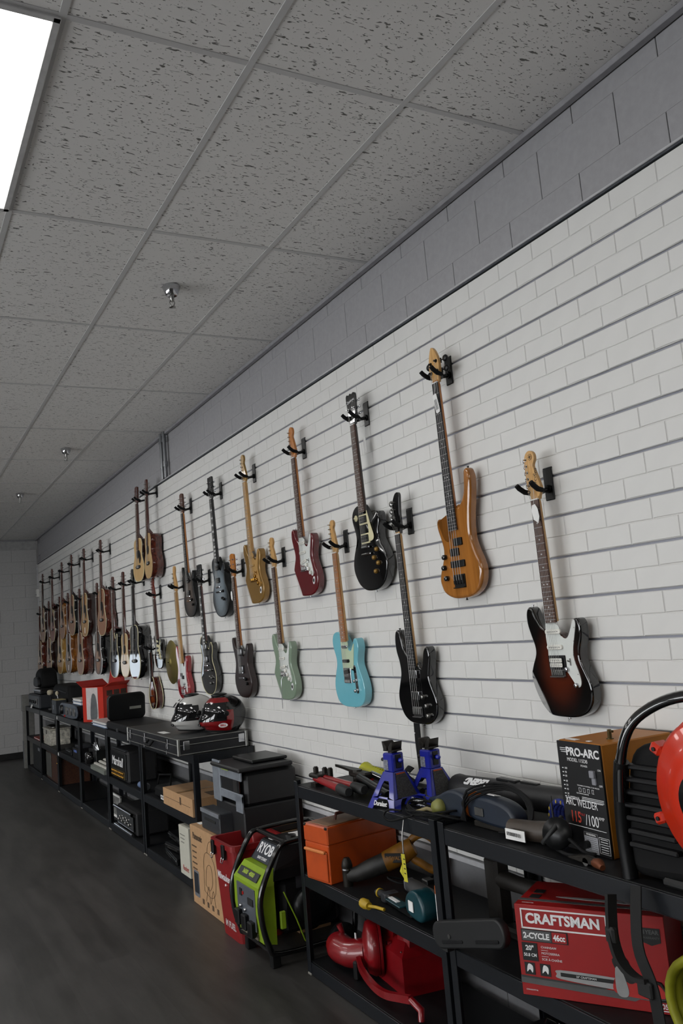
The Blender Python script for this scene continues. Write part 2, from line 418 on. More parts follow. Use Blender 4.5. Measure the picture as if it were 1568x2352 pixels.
edge=B().box((0,0,0),(abs(X0)-.004,TY-.004,.016),.002).mesh('tile',m_tile)
LIGHTS=set()
for ix in (2,6,10):
    for iy in (-5,-3,0,3,5): LIGHTS.add((ix,iy))
ny0=math.floor((YF-Y0)/TY); ny1=math.ceil((YB-Y0)/TY)
m_diff=mat('lamp_diffuser',(1,.985,.96),.5,emit=LAMP,var=0); m_lf=mat('lamp_frame','b9b8b7',.5)
nL=0
for iy in range(ny0,ny1):
    y=Y0+TY*(iy+.5)
    if y-TY/2>YB: continue
    put('tile',edge,ce,(X0/2,y,H+.01))
    for ix in range(13):
        x=X0-TX*(ix+.5)
        if (ix,iy) in LIGHTS:
            e=bpy.data.objects.new('ceiling_light',None); COL.objects.link(e); e.location=(x,y,H)
            lb=['bright flat panel light in the ceiling above the guitars'] 
            near=(ix==2 and iy==0)
            tag(e,'bright white flat ceiling light panel at the upper left' if near else 'flat ceiling light panel out of view further off','ceiling light',None if near else 'ceiling panel lights out of view')
            f=B()
            for s_ in(-1,1): f.box((s_*(TX/2-.014),0,-.004),(.024,TY-.006,.012),.002); f.box((0,s_*(TY/2-.014),-.004),(TX-.006,.024,.012),.002)
            f.obj('frame',m_lf,e); B().box((0,0,-.001),(TX-.05,TY-.05,.006)).obj('diffuser',m_diff,e)
            continue
        put('tile',tile,ce,(x,y,H+.01))
for ix in range(14): B().box((X0-TX*ix,(YB+YF)/2,H+.0005),(.024,YB-YF,.004),.0005).obj('grid_runner',m_grid,ce)
for iy in range(ny0,ny1+1):
    y=Y0+TY*iy
    if YF<y<YB: B().box(((XL-.0)/2,y,H+.0008),(abs(XL),.024,.0035),.0005).obj('grid_runner',m_grid,ce)
struct('trim_5',B().box((.006,(YB+YF)/2,H-.012),(.03,YB-YF,.024),.002),mat('wall_angle','8e8d90',.5))
struct('trim_6',B().box((XL/2,YB-.01,H-.012),(abs(XL),.03,.024),.002),mat('wall_angle','8e8d90',.5))
# sprinklers
spk=None
for n,(x,y,l) in enumerate(((-.895,4.222,'chrome sprinkler head nearest the camera, below the ceiling tiles'),(-.737,8.16,'middle of the three chrome sprinkler heads on the ceiling'),(-.83,10.59,'farthest sprinkler head, near the back left of the ceiling'))):
    if spk is None:
        spk=e=thing('sprinkler_head',l,'sprinkler',(x,y,H)); e['group']='ceiling sprinklers'
        B().lathe([(.046,-.001),(.05,-.006),(.034,-.05),(.03,-.055),(.028,-.055),(.0,-.045)],20).obj('escutcheon',chrome,e)
        B().lathe([(.012,-.05),(.012,-.075),(.008,-.08),(.008,-.088)],12).obj('body',nickel,e)
        b=B()
        for s_ in(-1,1): b.tube([(0,s_*.008,-.08),(0,s_*.014,-.095),(0,s_*.004,-.118)],.003,6)
        b.obj('yoke',nickel,e); B().lathe([(.0,-.118),(.018,-.118),(.018,-.121),(0,-.121)],12).obj('deflector',nickel,e)
    else: dup(spk,(x,y,H),None,l)
# conduits up the wall, and a small box at the far panel edge
for n,(y,l) in enumerate(((7.49,'left steel conduit running up the wall to the ceiling'),(7.395,'right steel conduit running up the wall to the ceiling'))):
    e=thing('conduit',l,'conduit',(-.01,y,ZT+.017),group='wall conduits')
    B().cyl((0,0,0),(0,0,H-ZT-.02),.017,n=14).obj('pipe',chrome if 0 else mat('galvanised','8b8d90',.35,.9),e)
    for z in (.1,.33): B().cyl((0,0,z),(0,0,z+.05),.022,n=14).cyl((.02,0,z+.025),(.034,0,z+.025),.006,n=8).obj('coupling',mat('galvanised','8b8d90',.35,.9),e)
e=thing('wall_sensor_box','small white box fixed at the far end of the slat wall','sensor',(-.02,14.88,2.6)); B().box((0,0,.055),(.09,.05,.13),.006).obj('housing',white,e); B().box((0,-.026,.03),(.05,.006,.02),.002).obj('cover',greyp,e)
# ------------------------------------------------------------------ guitars
def loft(b, rings, m=0, sm=True, closed_ends=True):
    n=len(rings[0]); V=[p for r_ in rings for p in r_]; F=[]
    for i in range(len(rings)-1):
        for j in range(n): F.append((i*n+j,i*n+(j+1)%n,(i+1)*n+(j+1)%n,(i+1)*n+j))
    b.add(V,F,m,sm)
    if closed_ends: b.add(rings[0],[tuple(range(n-1,-1,-1))],m); b.add(rings[-1],[tuple(range(n))],m)
    return b
S_=1.03
def mm(P,s=S_): return [(x*s/1000,z*s/1000) for x,z in P]
STRAT=mm([(0,0),(-75,6),(-128,38),(-157,92),(-160,140),(-140,188),(-119,226),(-117,258),(-131,300),(-143,345),(-140,385),(-124,404),(-104,396),(-88,362),(-68,332),(-42,316),(-27,314),(27,300),(48,286),(66,284),(82,302),(92,334),(108,352),(127,347),(137,318),(130,276),(116,240),(114,206),(130,168),(148,128),(153,92),(143,52),(112,20),(62,3)])
TELE=mm([(0,0),(-80,4),(-135,28),(-160,80),(-158,130),(-136,180),(-117,222),(-118,262),(-138,312),(-140,352),(-122,384),(-85,396),(-50,390),(-27,378),(27,312),(42,300),(62,302),(80,326),(96,352),(118,356),(134,338),(138,304),(122,262),(116,222),(134,180),(156,130),(160,80),(136,28),(80,4)])
LP=mm([(0,0),(-70,8),(-128,42),(-163,100),(-166,150),(-146,200),(-118,246),(-110,286),(-122,330),(-134,375),(-120,415),(-85,438),(-45,441),(-26,436),(26,362),(44,344),(64,342),(84,362),(102,386),(120,386),(132,364),(130,326),(112,288),(116,246),(144,200),(166,150),(163,100),(128,42),(70,8)])
BASSN=mm([(0,0),(-72,8),(-128,40),(-152,92),(-148,140),(-126,190),(-108,240),(-107,290),(-116,345),(-130,400),(-142,455),(-146,500),(-136,532),(-120,540),(-106,528),(-100,496),(-94,462),(-82,430),(-62,404),(-44,392),(-30,392),(28,300),(38,274),(54,262),(70,272),(84,306),(98,342),(114,356),(128,344),(128,310),(112,262),(102,215),(118,165),(146,115),(152,75),(128,30),(70,4)])
BASSB=mm([(0,0),(-75,5),(-130,35),(-158,88),(-160,135),(-138,190),(-120,235),(-124,285),(-140,335),(-142,390),(-128,428),(-104,432),(-86,400),(-72,345),(-50,315),(-29,300),(29,278),(46,262),(62,258),(76,288),(90,330),(112,352),(130,345),(138,308),(124,255),(114,215),(130,170),(152,125),(156,85),(138,40),(80,5)])
RGA=mm([(0,0),(-70,6),(-122,38),(-150,90),(-148,140),(-126,190),(-112,230),(-118,280),(-138,335),(-148,385),(-138,410),(-120,396),(-98,352),(-62,322),(-28,312),(28,296),(52,284),(72,296),(90,330),(110,362),(126,356),(132,318),(116,262),(108,225),(124,180),(146,130),(150,90),(124,36),(70,5)])
def cut_corner(o, co, no):
    bm=bmesh.new(); bm.from_mesh(o.data)
    r_=bmesh.ops.bisect_plane(bm,geom=bm.verts[:]+bm.edges[:]+bm.faces[:],plane_co=co,plane_no=no,clear_outer=True)
    es=[e for e in r_['geom_cut'] if isinstance(e,bmesh.types.BMEdge)]
    try: bmesh.ops.contextual_create(bm,geom=es)
    except Exception: pass
    for f in bm.faces:
        if f.normal.dot(Vector(no).normalized())>.999 and len(f.verts)>6: f.smooth=False
    bm.to_mesh(o.data); bm.free()
HEADS=dict(
 f6=[(-21,0),(-27,22),(-35,42),(-36,100),(-34,150),(-24,176),(-2,186),(18,174),(21,150),(9,128),(15,108),(31,62),(37,36),(25,12),(21,0)],
 t6=[(-21,0),(-27,22),(-33,40),(-32,100),(-30,150),(-20,172),(0,178),(14,166),(14,148),(4,132),(8,110),(20,60),(26,32),(23,12),(21,0)],
 b4=[(-21,0),(-28,20),(-38,45),(-38,110),(-34,170),(-20,205),(6,214),(24,198),(22,174),(10,150),(18,120),(36,66),(42,36),(28,12),(21,0)],
 l33=[(-21,0),(-27,26),(-38,52),(-43,100),(-45,150),(-33,163),(-15,157),(0,164),(15,157),(33,163),(45,150),(43,100),(38,52),(27,26),(21,0)],
 a33=[(-22,0),(-28,22),(-36,48),(-37,100),(-38,146),(-24,158),(0,162),(24,158),(38,146),(37,100),(36,48),(28,22),(22,0)],
 n22=[(-21,0),(-26,24),(-36,42),(-36,95),(-18,140),(2,160),(14,152),(28,120),(36,80),(36,42),(26,24),(21,0)],
 k4=[(-21,0),(-26,30),(-34,60),(-32,110),(-14,160),(10,190),(34,194),(44,178),(38,140),(32,90),(32,40),(25,14),(21,0)])
RW=wood('rosewood_board','3a2219','5a3828',.5,along=(20,20,2)); EB=mat('ebony_board','17171a',.45,var=.25,scale=30,stretch=(4,4,.5))
MAPLE=wood('maple','b98a4d','cfa467',.3,coat=.4,along=(12,12,1.5)); RMAPLE=wood('roasted_maple','9a5c2c','b97a42',.35,coat=.3,along=(12,12,1.5)); AMBER=wood('amber_maple','a8621f','bf7a30',.2,coat=.6,along=(12,12,1.5))
MAHOG=wood('mahogany','3c1710','56241a',.22,coat=.6,along=(12,12,1)); DARKN=wood('dark_neck','1e120c','2d1b12',.3,coat=.3)
wpg=mat('white_pickguard','d3d6d2',.22,var=.02); bobbin=mat('white_bobbin','dcdad2',.35)
hang_proto={}
HLAB=[]
def hanger(Y,zn,d,what):
    key=round(d,2)
    if key not in hang_proto:
        e=thing('guitar_hanger','','hanger',(0,Y,zn+.03),group='guitar hangers on the slat wall')
        B().box((0,-.0065,.03),(.05,.007,.125),.003).box((0,.001,.094),(.05,.016,.006),.001).obj('back_plate',satin,e)
        B().cyl((0,-.01,.012),(0,-(d-.03),.0),.009,n=10).cyl((0,-.01,.012),(0,-.018,.011),.016,n=12).obj('arm',satin,e)
        B().tube([(-.036,-(d-.012),.002),(-.02,-(d-.03),-.002),(0,-(d-.034),-.003),(.02,-(d-.03),-.002),(.036,-(d-.012),.002)],.008,8).obj('yoke',satin,e)
        for s_ in(-1,1):
            B().tube([(s_*.036,-(d-.012),.002),(s_*.038,-(d+.012),.006),(s_*.04,-(d+.034),.02),(s_*.041,-(d+.046),.032)],[.0095,.0105,.0105,.0095],10).obj('padded_prong',rubber,e)
        hang_proto[key]=e
        e['label']='black padded hanger holding '+what
    else: dup(hang_proto[key],(0,Y,zn+.03),None,'black padded hanger holding '+what)
peg_mesh={}
def tuner(parent, x, y, z, sx, mt, bass=False, front_post=True):
    """post on the face of the head, worm housing behind, button to the side sx"""
    key=(sx>0,mt.name,bass)
    if key not in peg_mesh:
        k=1.5 if bass else 1; b=B()
        b.cyl((0,-.012,0),(0,.004,0),.0032*k,n=8); b.cyl((0,-.001,0),(0,.001,0),.006*k,n=10)
        b.box((sx*.004,.019,0),(.014*k,.008,.016*k),.002)
        b.cyl((sx*.008,.019,0),(sx*(.03 if not bass else .034),.019,0),.002*k,n=6)
        if bass: b.lathe([(.002,-.008),(.016,-.006),(.017,0),(.012,.006),(.002,.008)],10,M=TR(sx*.044,.019,0)@RX(90))
        else: b.ell((sx*.029,.019,0),(.008,.0045,.0075),8,6)
        peg_mesh[key]=b.mesh('tuning_peg',mt)
    return put('tuning_peg',peg_mesh[key],parent,(x,y,z))
def neck_parts(e, t, L, zend, scale, nfret, head, neckm, boardm, headm, mirror=1, wn=.0215, wb_=.0285, strings=6, zbr=.17, pegm=chrome, inlay='dot', thick=.021, zheel=.3, nutm=white, tilt=0, inl=wht):
    f=-t-.009          # playing surface
    N=10; rings=[]
    if t<.08: zheel=zend+.004
    for z in (zheel, zend+.02, L-.06, L-.012, L+.012):
        u=(L-z)/(L-zend); w_=wn+(wb_-wn)*u
        dpt=thick*(1+.12*u)
        rings.append([(w_*math.cos(PI*j/N), f+.005+ (dpt if z<L+.01 else .014)*math.sin(PI*j/N)**.8, z) for j in range(N+1)]+[( -w_,f+.004,z),(w_,f+.004,z)])
    loft(B(),[r_[::-1] for r_ in rings]).obj('neck',neckm,e)
    b=B(); loft(b,[[( -wb_,f,zend),(-wb_,f+.006,zend),(wb_,f+.006,zend),(wb_,f,zend)],[(-wn,f,L),(-wn,f+.006,L),(wn,f+.006,L),(wn,f,L)]],sm=False); fb=b.obj('fretboard',boardm,e)
    b=B()
    for k in range(1,nfret+1):
        z=L-scale*(1-2**(-k/12)); u=(L-z)/(L-zend); w_=wn+(wb_-wn)*u
        b.box((0,f-.0006,z),(2*w_,.0016,.0022))
    b.obj('frets',nickel,fb)['kind']='stuff'
    b=B(); fz=lambda k:L-scale*(1-2**(-(k-.5)/12))
    for k in (3,5,7,9,12,15,17,19,21):
        if k>nfret: continue
        if inlay=='dot':
            for dx in ((-.009,.009) if k==12 else (0,)): b.lathe([(.0032,0),(.0032,.0005)],8,M=TR(dx,f-.0001,fz(k))@RX(90))
        else: b.box((0,f-.0002,fz(k)),(.034,.0008,.014))
    b.obj('inlays',inl,fb)['kind']='stuff'
    B().box((0,f+.001,L+.002),(wn*2,.009,.005),.001).obj('nut',nutm,e)
    O=[(x*S_/1000*mirror, L+.002+z*S_/1000) for x,z in HEADS[head]]
    O=spline([O[0]]+O[1:-1]+[O[-1]],3,False)
    hy=f+.006
    hd=B().prism(O,hy,hy+.0145,.0015,2).obj('headstock',headm,e)
    hl=max(z for x,z in HEADS[head])*S_/1000
    P=[]
    if head in('f6','t6'): P=[((-.026+.0*k)*mirror, .034+.0245*k, -mirror) for k in range(6)]
    elif head in('b4','k4'): P=[((-.027+(.004*k if head=='k4' else 0))*mirror, .045+.036*k, -mirror) for k in range(4)]
    elif head=='n22': P=[(-.024,.05,-1),(-.02,.09,-1),(.024,.05,1),(.022,.095,1)]
    else: P=[(s_*.03,.05+.035*k,s_) for s_ in(-1,1) for k in range(3)]
    for x,z,s_ in P: tuner(hd,x,hy,L+z*S_,s_,pegm,head in('b4','k4','n22'))
    b=B(); n=strings
    for k in range(n):
        u=(k/(n-1)-.5)*2; r_=(.0011 if n<6 else .0008)-(.0004 if n>=6 else .0003)*k/(n-1)
        q=sorted(P,key=lambda p:(p[0]*mirror if len(P)!=n else 0))
        px,pz=(P[k if n==len(P) else 0][:2])
        if head in('l33','a33'): px,pz=((-.03,.05+.035*k) if k<3 else (.03,.05+.035*(5-k)))
        if head=='n22': px,pz=((-.024,.05),(-.02,.09),(.022,.095),(.024,.05))[k]
        if head in('f6','t6','b4','k4'): px,pz=P[k][:2]
        ux=u*mirror if head in('f6','t6','b4','k4') else u
        b.tube([(ux*wb_*.86,f-.006,zbr),(ux*wn*.82,f-.0022,L),(px,hy-.008,L+pz*S_)],r_,5)
    b.obj('strings',nickel,e)['kind']='stuff'
    return f,hd
def knob(e,x,y,z,r_=.0095,h=.014,m=chrome,name='knob'): return B().lathe([(r_*.96,0),(r_,.003),(r_*.9,h*.9),(r_*.7,h),(0,h)],14,M=TR(x,y,z)@RX(90)).obj(name,m,e)
def screwplate(b,x,y,z): b.lathe([(.004,0),(.003,.004),(.007,.008),(0,.0095)],8,M=TR(x,y,z))
def single(e,x,y,z,m=bobbin,rot=0,w_=.083,pm=nickel):
    M=TR(x,y,z)@RY(rot)
    o=B().prism(rrect(w_,.018,.0085),-.0065,.003,.002,2,M=M).obj('pickup',m,e); b=B()
    for k in range(6): b.lathe([(.0025,-.0005),(.0025,.001)],6,M=M@TR((k-2.5)*.0105,-.0065,0)@RX(90))
    b.obj('pole_pieces',pm,o)['kind']='stuff'; return o
def humb(e,x,y,z,m=satin,ring=None,w_=.07,h=.037,pm=nickel,zebra=None):
    if ring: B().prism(rrect(w_+.02,h+.016,.003),y-.004,y+.001,.001,1,M=TR(x,0,z)).obj('pickup_ring',ring,e)
    o=B().prism(rrect(w_,h,.004),y-.0095,y+.001,.0015,2,M=TR(x,0,z)).obj('pickup',m,e); b=B()
    for r_ in(-1,1):
        for k in range(6): b.lathe([(.0026,-.0005),(.0026,.001)],6,M=TR(x+(k-2.5)*.0105,y-.0095,z+r_*.009)@RX(90))
    b.obj('pole_pieces',pm,o)['kind']='stuff'
    if zebra: B().prism(rrect(w_-.004,h/2-.003,.004),y-.0105,y-.009,.0004,1,M=TR(x,0,z+h/4-.0005)).prism(rrect(w_-.004,h/2-.003,.004),y-.0105,y-.009,.0004,1,M=TR(x,0,z-h/4+.0005)).obj('bobbins',zebra,o)
    return o
def bridge(e,y,z,n=6,w_=.078,h=.03,m=chrome,bass=False):
    o=B().box((0,y-.003,z),(w_,.006,h),.0015).box((0,y-.009,z-h/2+.003),(w_,.012,.004),.001).obj('bridge',m,e); b=B(); s=.0105 if not bass else .019
    for k in range(n): b.box(((k-(n-1)/2)*s,y-.009,z+h*.1),(s*.72,.007,h*.6),.001)
    b.obj('saddles',nickel if m is chrome else m,o)['kind']='stuff'; return o
def guitar_root(name,label,Y,zb,tilt,X=-.016,rz=0,cat='guitar',grp=None):
    return thing(name,label,cat,(X,Y,zb),rz=rz,rx=tilt,group=grp)
def electric(label,Y,zb,L,out,bodym,t=.046,tilt=1.3,forearm=True,bev=.008,dome=0,front_m=None,name='electric_guitar',short='',hang=.075,hy=None,rz=0,X=-.016,**nk):
    e=guitar_root(name,label,Y,zb,tilt,X=X,rz=rz)
    O=spline(out,4)
    bd=B().prism(O,-t,0,bev,4,dome=dome,mf=1 if front_m else None).obj('body',[bodym,front_m] if front_m else bodym,e)
    mir=nk.get('mirror',1)
    if forearm: cut_corner(bd,(-.112*mir,-t,.1),(-.3*mir,-.94,-.16))
    b=B(); screwplate(b,0,0,0)
    ub=b.mesh('strap_button',chrome if name!='bass_guitar' else satin)
    put('strap_button',ub,e,(0,-t/2,0),(PI,0,0))
    hx,hz=max(((x,z) for x,z in O if x*mir<-.05),key=lambda p:p[1])
    put('strap_button',ub,e,(hx,-t/2,hz-.001))
    f,hd=neck_parts(e,t+dome,L,**nk)
    z=zb+L*math.cos(R(tilt)); hanger(Y,z,hang+.012,short)
    return e,-t-dome,f,hd
# --- pickguards (x,z in mm from the body's end)
PGS=mm([(-29,352),(-40,322),(-44,290),(-42,240),(-44,205),(-36,182),(-10,176),(24,176),(44,164),(62,140),(84,112),(100,112),(108,132),(100,168),(88,205),(88,240),(102,285),(116,330),(112,348),(102,340),(86,312),(68,286),(48,284),(30,300),(29,330)])
def strat(label,short,Y,zb,bodym,pg,board,neckm,headm,sc_m=bobbin,knobm=bobbin,hwm=chrome,hss=False,vintage_sticker=True,L=.838,zoff=0):
    e,y,f,hd=electric(label,Y,zb,L,STRAT,bodym,short=short,zend=.352,scale=.667,nfret=21,head='f6',neckm=neckm,boardm=board,headm=headm,zbr=.17,zheel=.31)
    g=B().prism(spline(PGS,3),y-.0024,y+.0005,.0006,1,M=None).obj('pickguard',pg,e)
    b=B()
    for x,z in ((-.041,.33),(-.043,.25),(-.04,.2),(.05,.175),(.085,.125),(.1,.16),(.09,.23),(.1,.28),(.112,.33)): b.lathe([(.0024,0),(.0018,.0012)],6,M=TR(x,y-.0024,z)@RX(90))
    b.obj('screws',nickel,g)['kind']='stuff'
    single(e,0,y-.0024,.318,sc_m); single(e,0,y-.0024,.26,sc_m)
    if hss: humb(e,.002,y-.0024,.203,satin,black,zebra=bobbin)
    else: single(e,0,y-.0024,.205,sc_m,-9)
    bridge(e,y,.163,m=hwm)
    ks=((.048,.172),(.068,.118)) if hss else ((.042,.183),(.066,.158),(.086,.133))
    if hss:
        knob(e,.05,y,.178,m=chrome); knob(e,.088,y,.12,m=chrome)
    else:
        for x,z in ks: knob(e,x,y-.0024,z,.012,.013,knobm)
    B().box((.07,y-.004,.205),(.004,.003,.026)).cyl((.07,y-.003,.205),(.068,y-.018,.212),.003,n=8).obj('pickup_switch',hwm if not hss else nickel,e)
    if not hss:
        j=B().prism(circ(.013,16,rz=.024),-.003,.001,.001,1,M=TR(.108,y,.085)@RY(18)).obj('jack_plate',wht if vintage_sticker else hwm,e)
        B().prism(circ(.009,12,rz=.012),-.0036,-.0028,M=TR(.108,y,.085)@RY(18)).obj('jack',satin,j)
    return e,y,f,hd
# 1 sunburst solid body, nearest
SB=burst('brown_sunburst',[(.0,'5a2411'),(.45,'4a1b0d'),(.72,'230c07'),(.9,'050404')],cz=.19,rx=.155,rz=.225)
e,y,f,hd=strat('brown sunburst electric guitar with white pickguard, hung nearest the camera','the brown sunburst guitar nearest the camera',2.47,1.285,SB,wpg,RW,MAPLE,MAPLE,hss=True,L=.82)
hy=f+.006
text('Pacifica',.026,front(.014,hy-.0004,.82+.083,-1.35),ink,hd,shear=.3)
B().lathe([(.012,0),(.012,.0006)],20,M=TR(.0,hy-.0001,.82+.168)@RX(90)).obj('emblem_ring',ink,hd); B().lathe([(.0105,0),(.0105,.0004)],20,M=TR(0,hy-.0007,.82+.168)@RX(90)).obj('emblem_ground',MAPLE,hd)
b=B()
for k in range(3): b.box((0,0,0),(.016,.0006,.0022),M=TR(0,hy-.0014,.82+.168)@RY(60*k))
b.obj('emblem',ink,hd)
# 2 natural amber bass (left-handed: long horn on the right)
NAT=wood('natural_amber_body','8f5a24','a96d30',.12,coat=1,scale=4,along=(9,3,.7))
e,y,f,hd=electric('amber natural wood bass guitar with black hardware and long right horn',3.03,1.765,.969,[(-x,z) for x,z in BASSN],NAT,t=.045,forearm=False,bev=.014,name='bass_guitar',short='the amber natural wood bass',mirror=-1,zend=.30,scale=.89,nfret=24,head='n22',neckm=AMBER,boardm=EB,headm=MAPLE,wn=.021,wb_=.031,strings=4,zbr=.08,pegm=satin,zheel=.32,nutm=wht)
for x,z in ((-.012,.205),(.02,.248)): B().prism(rrect(.06,.034,.004),y-.009,y+.001,.002,2,M=TR(x,0,z)).obj('pickup',satin,e)
B().prism(rrect(.1,.03,.004),y-.009,y+.001,.002,2,M=TR(.002,0,.152)).obj('pickup',satin,e)
bridge(e,y,.076,4,.078,.06,satin,True)
for x,z in ((-.088,.19),(-.1,.143),(-.09,.095)): knob(e,x,y,z,.0125,.018,gloss_black)
text('#1',.006,front(0,y-.0095,.25),ink,e) if 0 else None
# 3 black single-cut with cream pickguard
e,y,f,hd=electric('black single-cut electric guitar with cream pickguard and four amber knobs',3.79,1.857,.876,LP,gloss_black,t=.05,forearm=False,dome=.006,short='the black guitar with cream pickguard',zend=.412,scale=.647,nfret=22,head='l33',neckm=DARKN,boardm=RW,headm=gloss_black,zbr=.225,zheel=.42)
text('Epiphone',.02,front(0,f+.0056,.876+.13,-.12),wht,hd,shear=.3)
humb(e,0,y,.372,satin,cream); humb(e,0,y,.272,satin,cream)
B().box((0,y-.007,.226),(.082,.012,.012),.003).obj('bridge',chrome,e); B().box((0,y-.008,.19),(.098,.012,.013),.005).obj('tailpiece',chrome,e)
B().prism(spline(mm([(40,402),(47,388),(66,330),(86,278),(84,256),(70,248),(44,250),(44,300),(40,352)]),3),y-.006,y-.003,.0006,1).obj('pickguard',cream,e)
for x,z in ((.1,.205),(.066,.165),(.104,.135),(.07,.095)): B().lathe([(.0125,0),(.0125,.004),(.0095,.012),(0,.013)],14,M=TR(x,y,z)@RX(90)).obj('knob',mat('amber_knob','8f6d2f',.3,.3),e)
B().lathe([(.017,0),(.017,.0015),(.006,.002),(.004,.012),(0,.013)],16,M=TR(-.082,y+.001,.388)@RX(90)).obj('toggle_switch',cream,e)
B().box((0,0,0),(.002,.03,.034),M=TR(.142,-.025,.07)@RY(30)).obj('jack_plate',cream,e)
# 4 black bass
e,y,f,hd=electric('black bass guitar with chrome pickups, a black strap hanging below it',3.47,1.2,.907,BASSB,gloss_black,t=.044,forearm=False,name='bass_guitar',short='the black bass guitar',zend=.268,scale=.85,nfret=24,head='k4',neckm=MAPLE,boardm=EB,headm=gloss_black,wn=.02,wb_=.03,strings=4,zbr=.06,pegm=nickel,zheel=.29)
for z in(.235,.135): B().prism(rrect(.064,.038,.003),y-.01,y+.001,.0015,2,M=TR(0,0,z)).obj('pickup',chrome,e)
bridge(e,y,.058,4,.078,.05,chrome,True)
for x,z in((.06,.13),(.085,.09),(.09,.045)): knob(e,x,y,z,.0105,.017,nickel)
# 5 pale blue
BLUE=mat('pale_blue_gloss','6fb6c4',.1,coat=1,var=.02); MINT=mat('mint_pickguard','b9c8ab',.3,var=.03)
e,y,f,hd=electric('pale blue electric guitar with mint pickguard and chrome control plate','' and 0 or 4.135,1.252,.84,TELE,BLUE,t=.046,bev=.005,forearm=False,short='the pale blue guitar',zend=.352,scale=.667,nfret=21,head='t6',neckm=MAPLE,boardm=RMAPLE,headm=MAPLE,zbr=.165,zheel=.32)
B().prism(spline(mm([(-30,362),(-44,330),(-46,290),(-46,205),(-44,196),(40,196),(60,200),(70,206),(78,240),(92,300),(98,330),(86,322),(62,294),(40,294),(30,306),(30,346)]),3),y-.0024,y+.0005,.0006,1).obj('pickguard',MINT,e)
single(e,0,y-.0024,.325,chrome,0,.062,satin); single(e,0,y-.0024,.248,satin,0,.075)
o=B().box((0,y-.003,.17),(.078,.005,.082),.001).obj('bridge_plate',chrome,e); b=B()
for k in range(6): b.box(((k-2.5)*.0105,y-.009,.14),(.008,.007,.016),.001)
b.obj('saddles',nickel,o)['kind']='stuff'; B().prism(rrect(.064,.022,.006),y-.009,y-.004,.001,1,M=TR(0,0,.19)@RY(-8)).obj('pickup',satin,e)
o=B().prism(rrect(.026,.15,.012),y-.003,y+.001,.0006,1,M=TR(.088,0,.15)@RY(-4)).obj('control_plate',chrome,e)
for z in(.142,.09): knob(e,.088,y-.003,z,.0095,.017)
B().box((.086,y-.006,.2),(.004,.006,.03)).cyl((.086,y-.006,.2),(.086,y-.02,.205),.004,n=8).obj('pickup_switch',satin,e)
B().lathe([(.011,0),(.011,.003),(.005,.0035),(.005,.001)],14,M=TR(.158,-.022,.085)@RY(80)).obj('jack',chrome,e)
# 6-8 red, green, gold
RED=mat('deep_red_gloss','5c0510',.08,coat=1,var=.06); GRN=mat('sage_green_gloss','7c8f7a',.1,coat=1,var=.03); GLD=mat('gold_gloss','8f6a2c',.25,.35,coat=.7,var=.05); GPG=mat('tan_gold_pickguard','b08a52',.3,var=.03)
strat('dark red electric guitar with white pickguard in the upper row','the dark red guitar',4.565,1.884,RED,wpg,RW,AMBER,AMBER)
e,y,f,hd=strat('sage green electric guitar with white pickguard and dangling tremolo arm','the sage green guitar',4.985,1.26,GRN,wpg,RW,MAPLE,MAPLE)
B().tube([(.02,y-.012,.155),(.014,y-.03,.13),(.004,y-.03,.06),(-.012,y-.028,-.05)],.0025,6).obj('tremolo_arm',chrome,e)
strat('gold electric guitar with tan gold pickguard and gold knobs','the gold guitar',5.37,1.889,GLD,GPG,MAPLE,MAPLE,mat('gold_head','93702f',.25,.3,coat=.6),sc_m=GPG,knobm=gold,hwm=gold)
# 9 silverburst single-cut
SV=burst('silver_burst',[(.0,'8d979f'),(.5,'77828a'),(.8,'3c4349'),(.98,'0b0c0e')],cz=.2,rx=.18,rz=.3)
def singlecut(label,short,Y,zb,L,bodym,frontm,head,headm,board,neckm,pk,knobs,inl='block',pegm=chrome,out=LP,dome=.004,binding=None,scale=.647,zend=.41,zb1=.37,zb2=.275,brz=.225):
    e,y,f,hd=electric(label,Y,zb,L,out,bodym,t=.048,forearm=False,dome=dome,front_m=frontm,short=short,zend=zend,scale=scale,nfret=22,head=head,neckm=neckm,boardm=board,headm=headm,zbr=brz,zheel=zend+.01,inlay=inl,pegm=pegm)
    humb(e,0,y,zb1,pk,black if pk is not satin else None); humb(e,0,y,zb2,pk,black if pk is not satin else None)
    B().box((0,y-.007,brz),(.08,.012,.012),.003).obj('bridge',chrome,e); B().box((0,y-.008,brz-.036),(.098,.012,.013),.005).obj('tailpiece',chrome,e)
    for x,z,m_ in knobs: knob(e,x,y,z,.0105,.016,m_)
    if binding:
        O=spline(out,4); B().tube([(x,-.0455,z) for x,z in O],.003,6,closed=True).obj('binding',binding,e)
    return e,y,f,hd
singlecut('grey silverburst single-cut electric guitar with black pickups','the silverburst guitar',6.04,1.83,.895,satin,SV,'l33',gloss_black,EB,mat('black_neck','0d0d0e',.2,coat=.5),satin,((.09,.19,satin),(.07,.14,satin),(.1,.13,satin)))
# 10 walnut
WAL=mat('dark_walnut','231715',.3,coat=.3,var=.25,stretch=(6,6,.8)); WALS=mat('walnut_side','22100e',.3,coat=.3)
e,y,f,hd=singlecut('dark walnut electric guitar with chrome pickups, a white tag on its neck','the dark walnut guitar',5.7,1.25,.85,WALS,WAL,'a33',AMBER,RW,AMBER,chrome,((.07,.13,satin),(.09,.1,satin)),'dot',out=RGA,zend=.36,scale=.667,zb1=.32,zb2=.2,brz=.175,dome=0)
# 11 black with cream binding
singlecut('glossy black single-cut guitar with cream edge binding and block inlays','the black guitar with cream binding',6.425,1.25,.845,gloss_black,None,'l33',gloss_black,EB,MAHOG,chrome,((.09,.19,nickel),(.07,.14,nickel),(.1,.13,nickel),(.075,.09,nickel)),binding=cream)
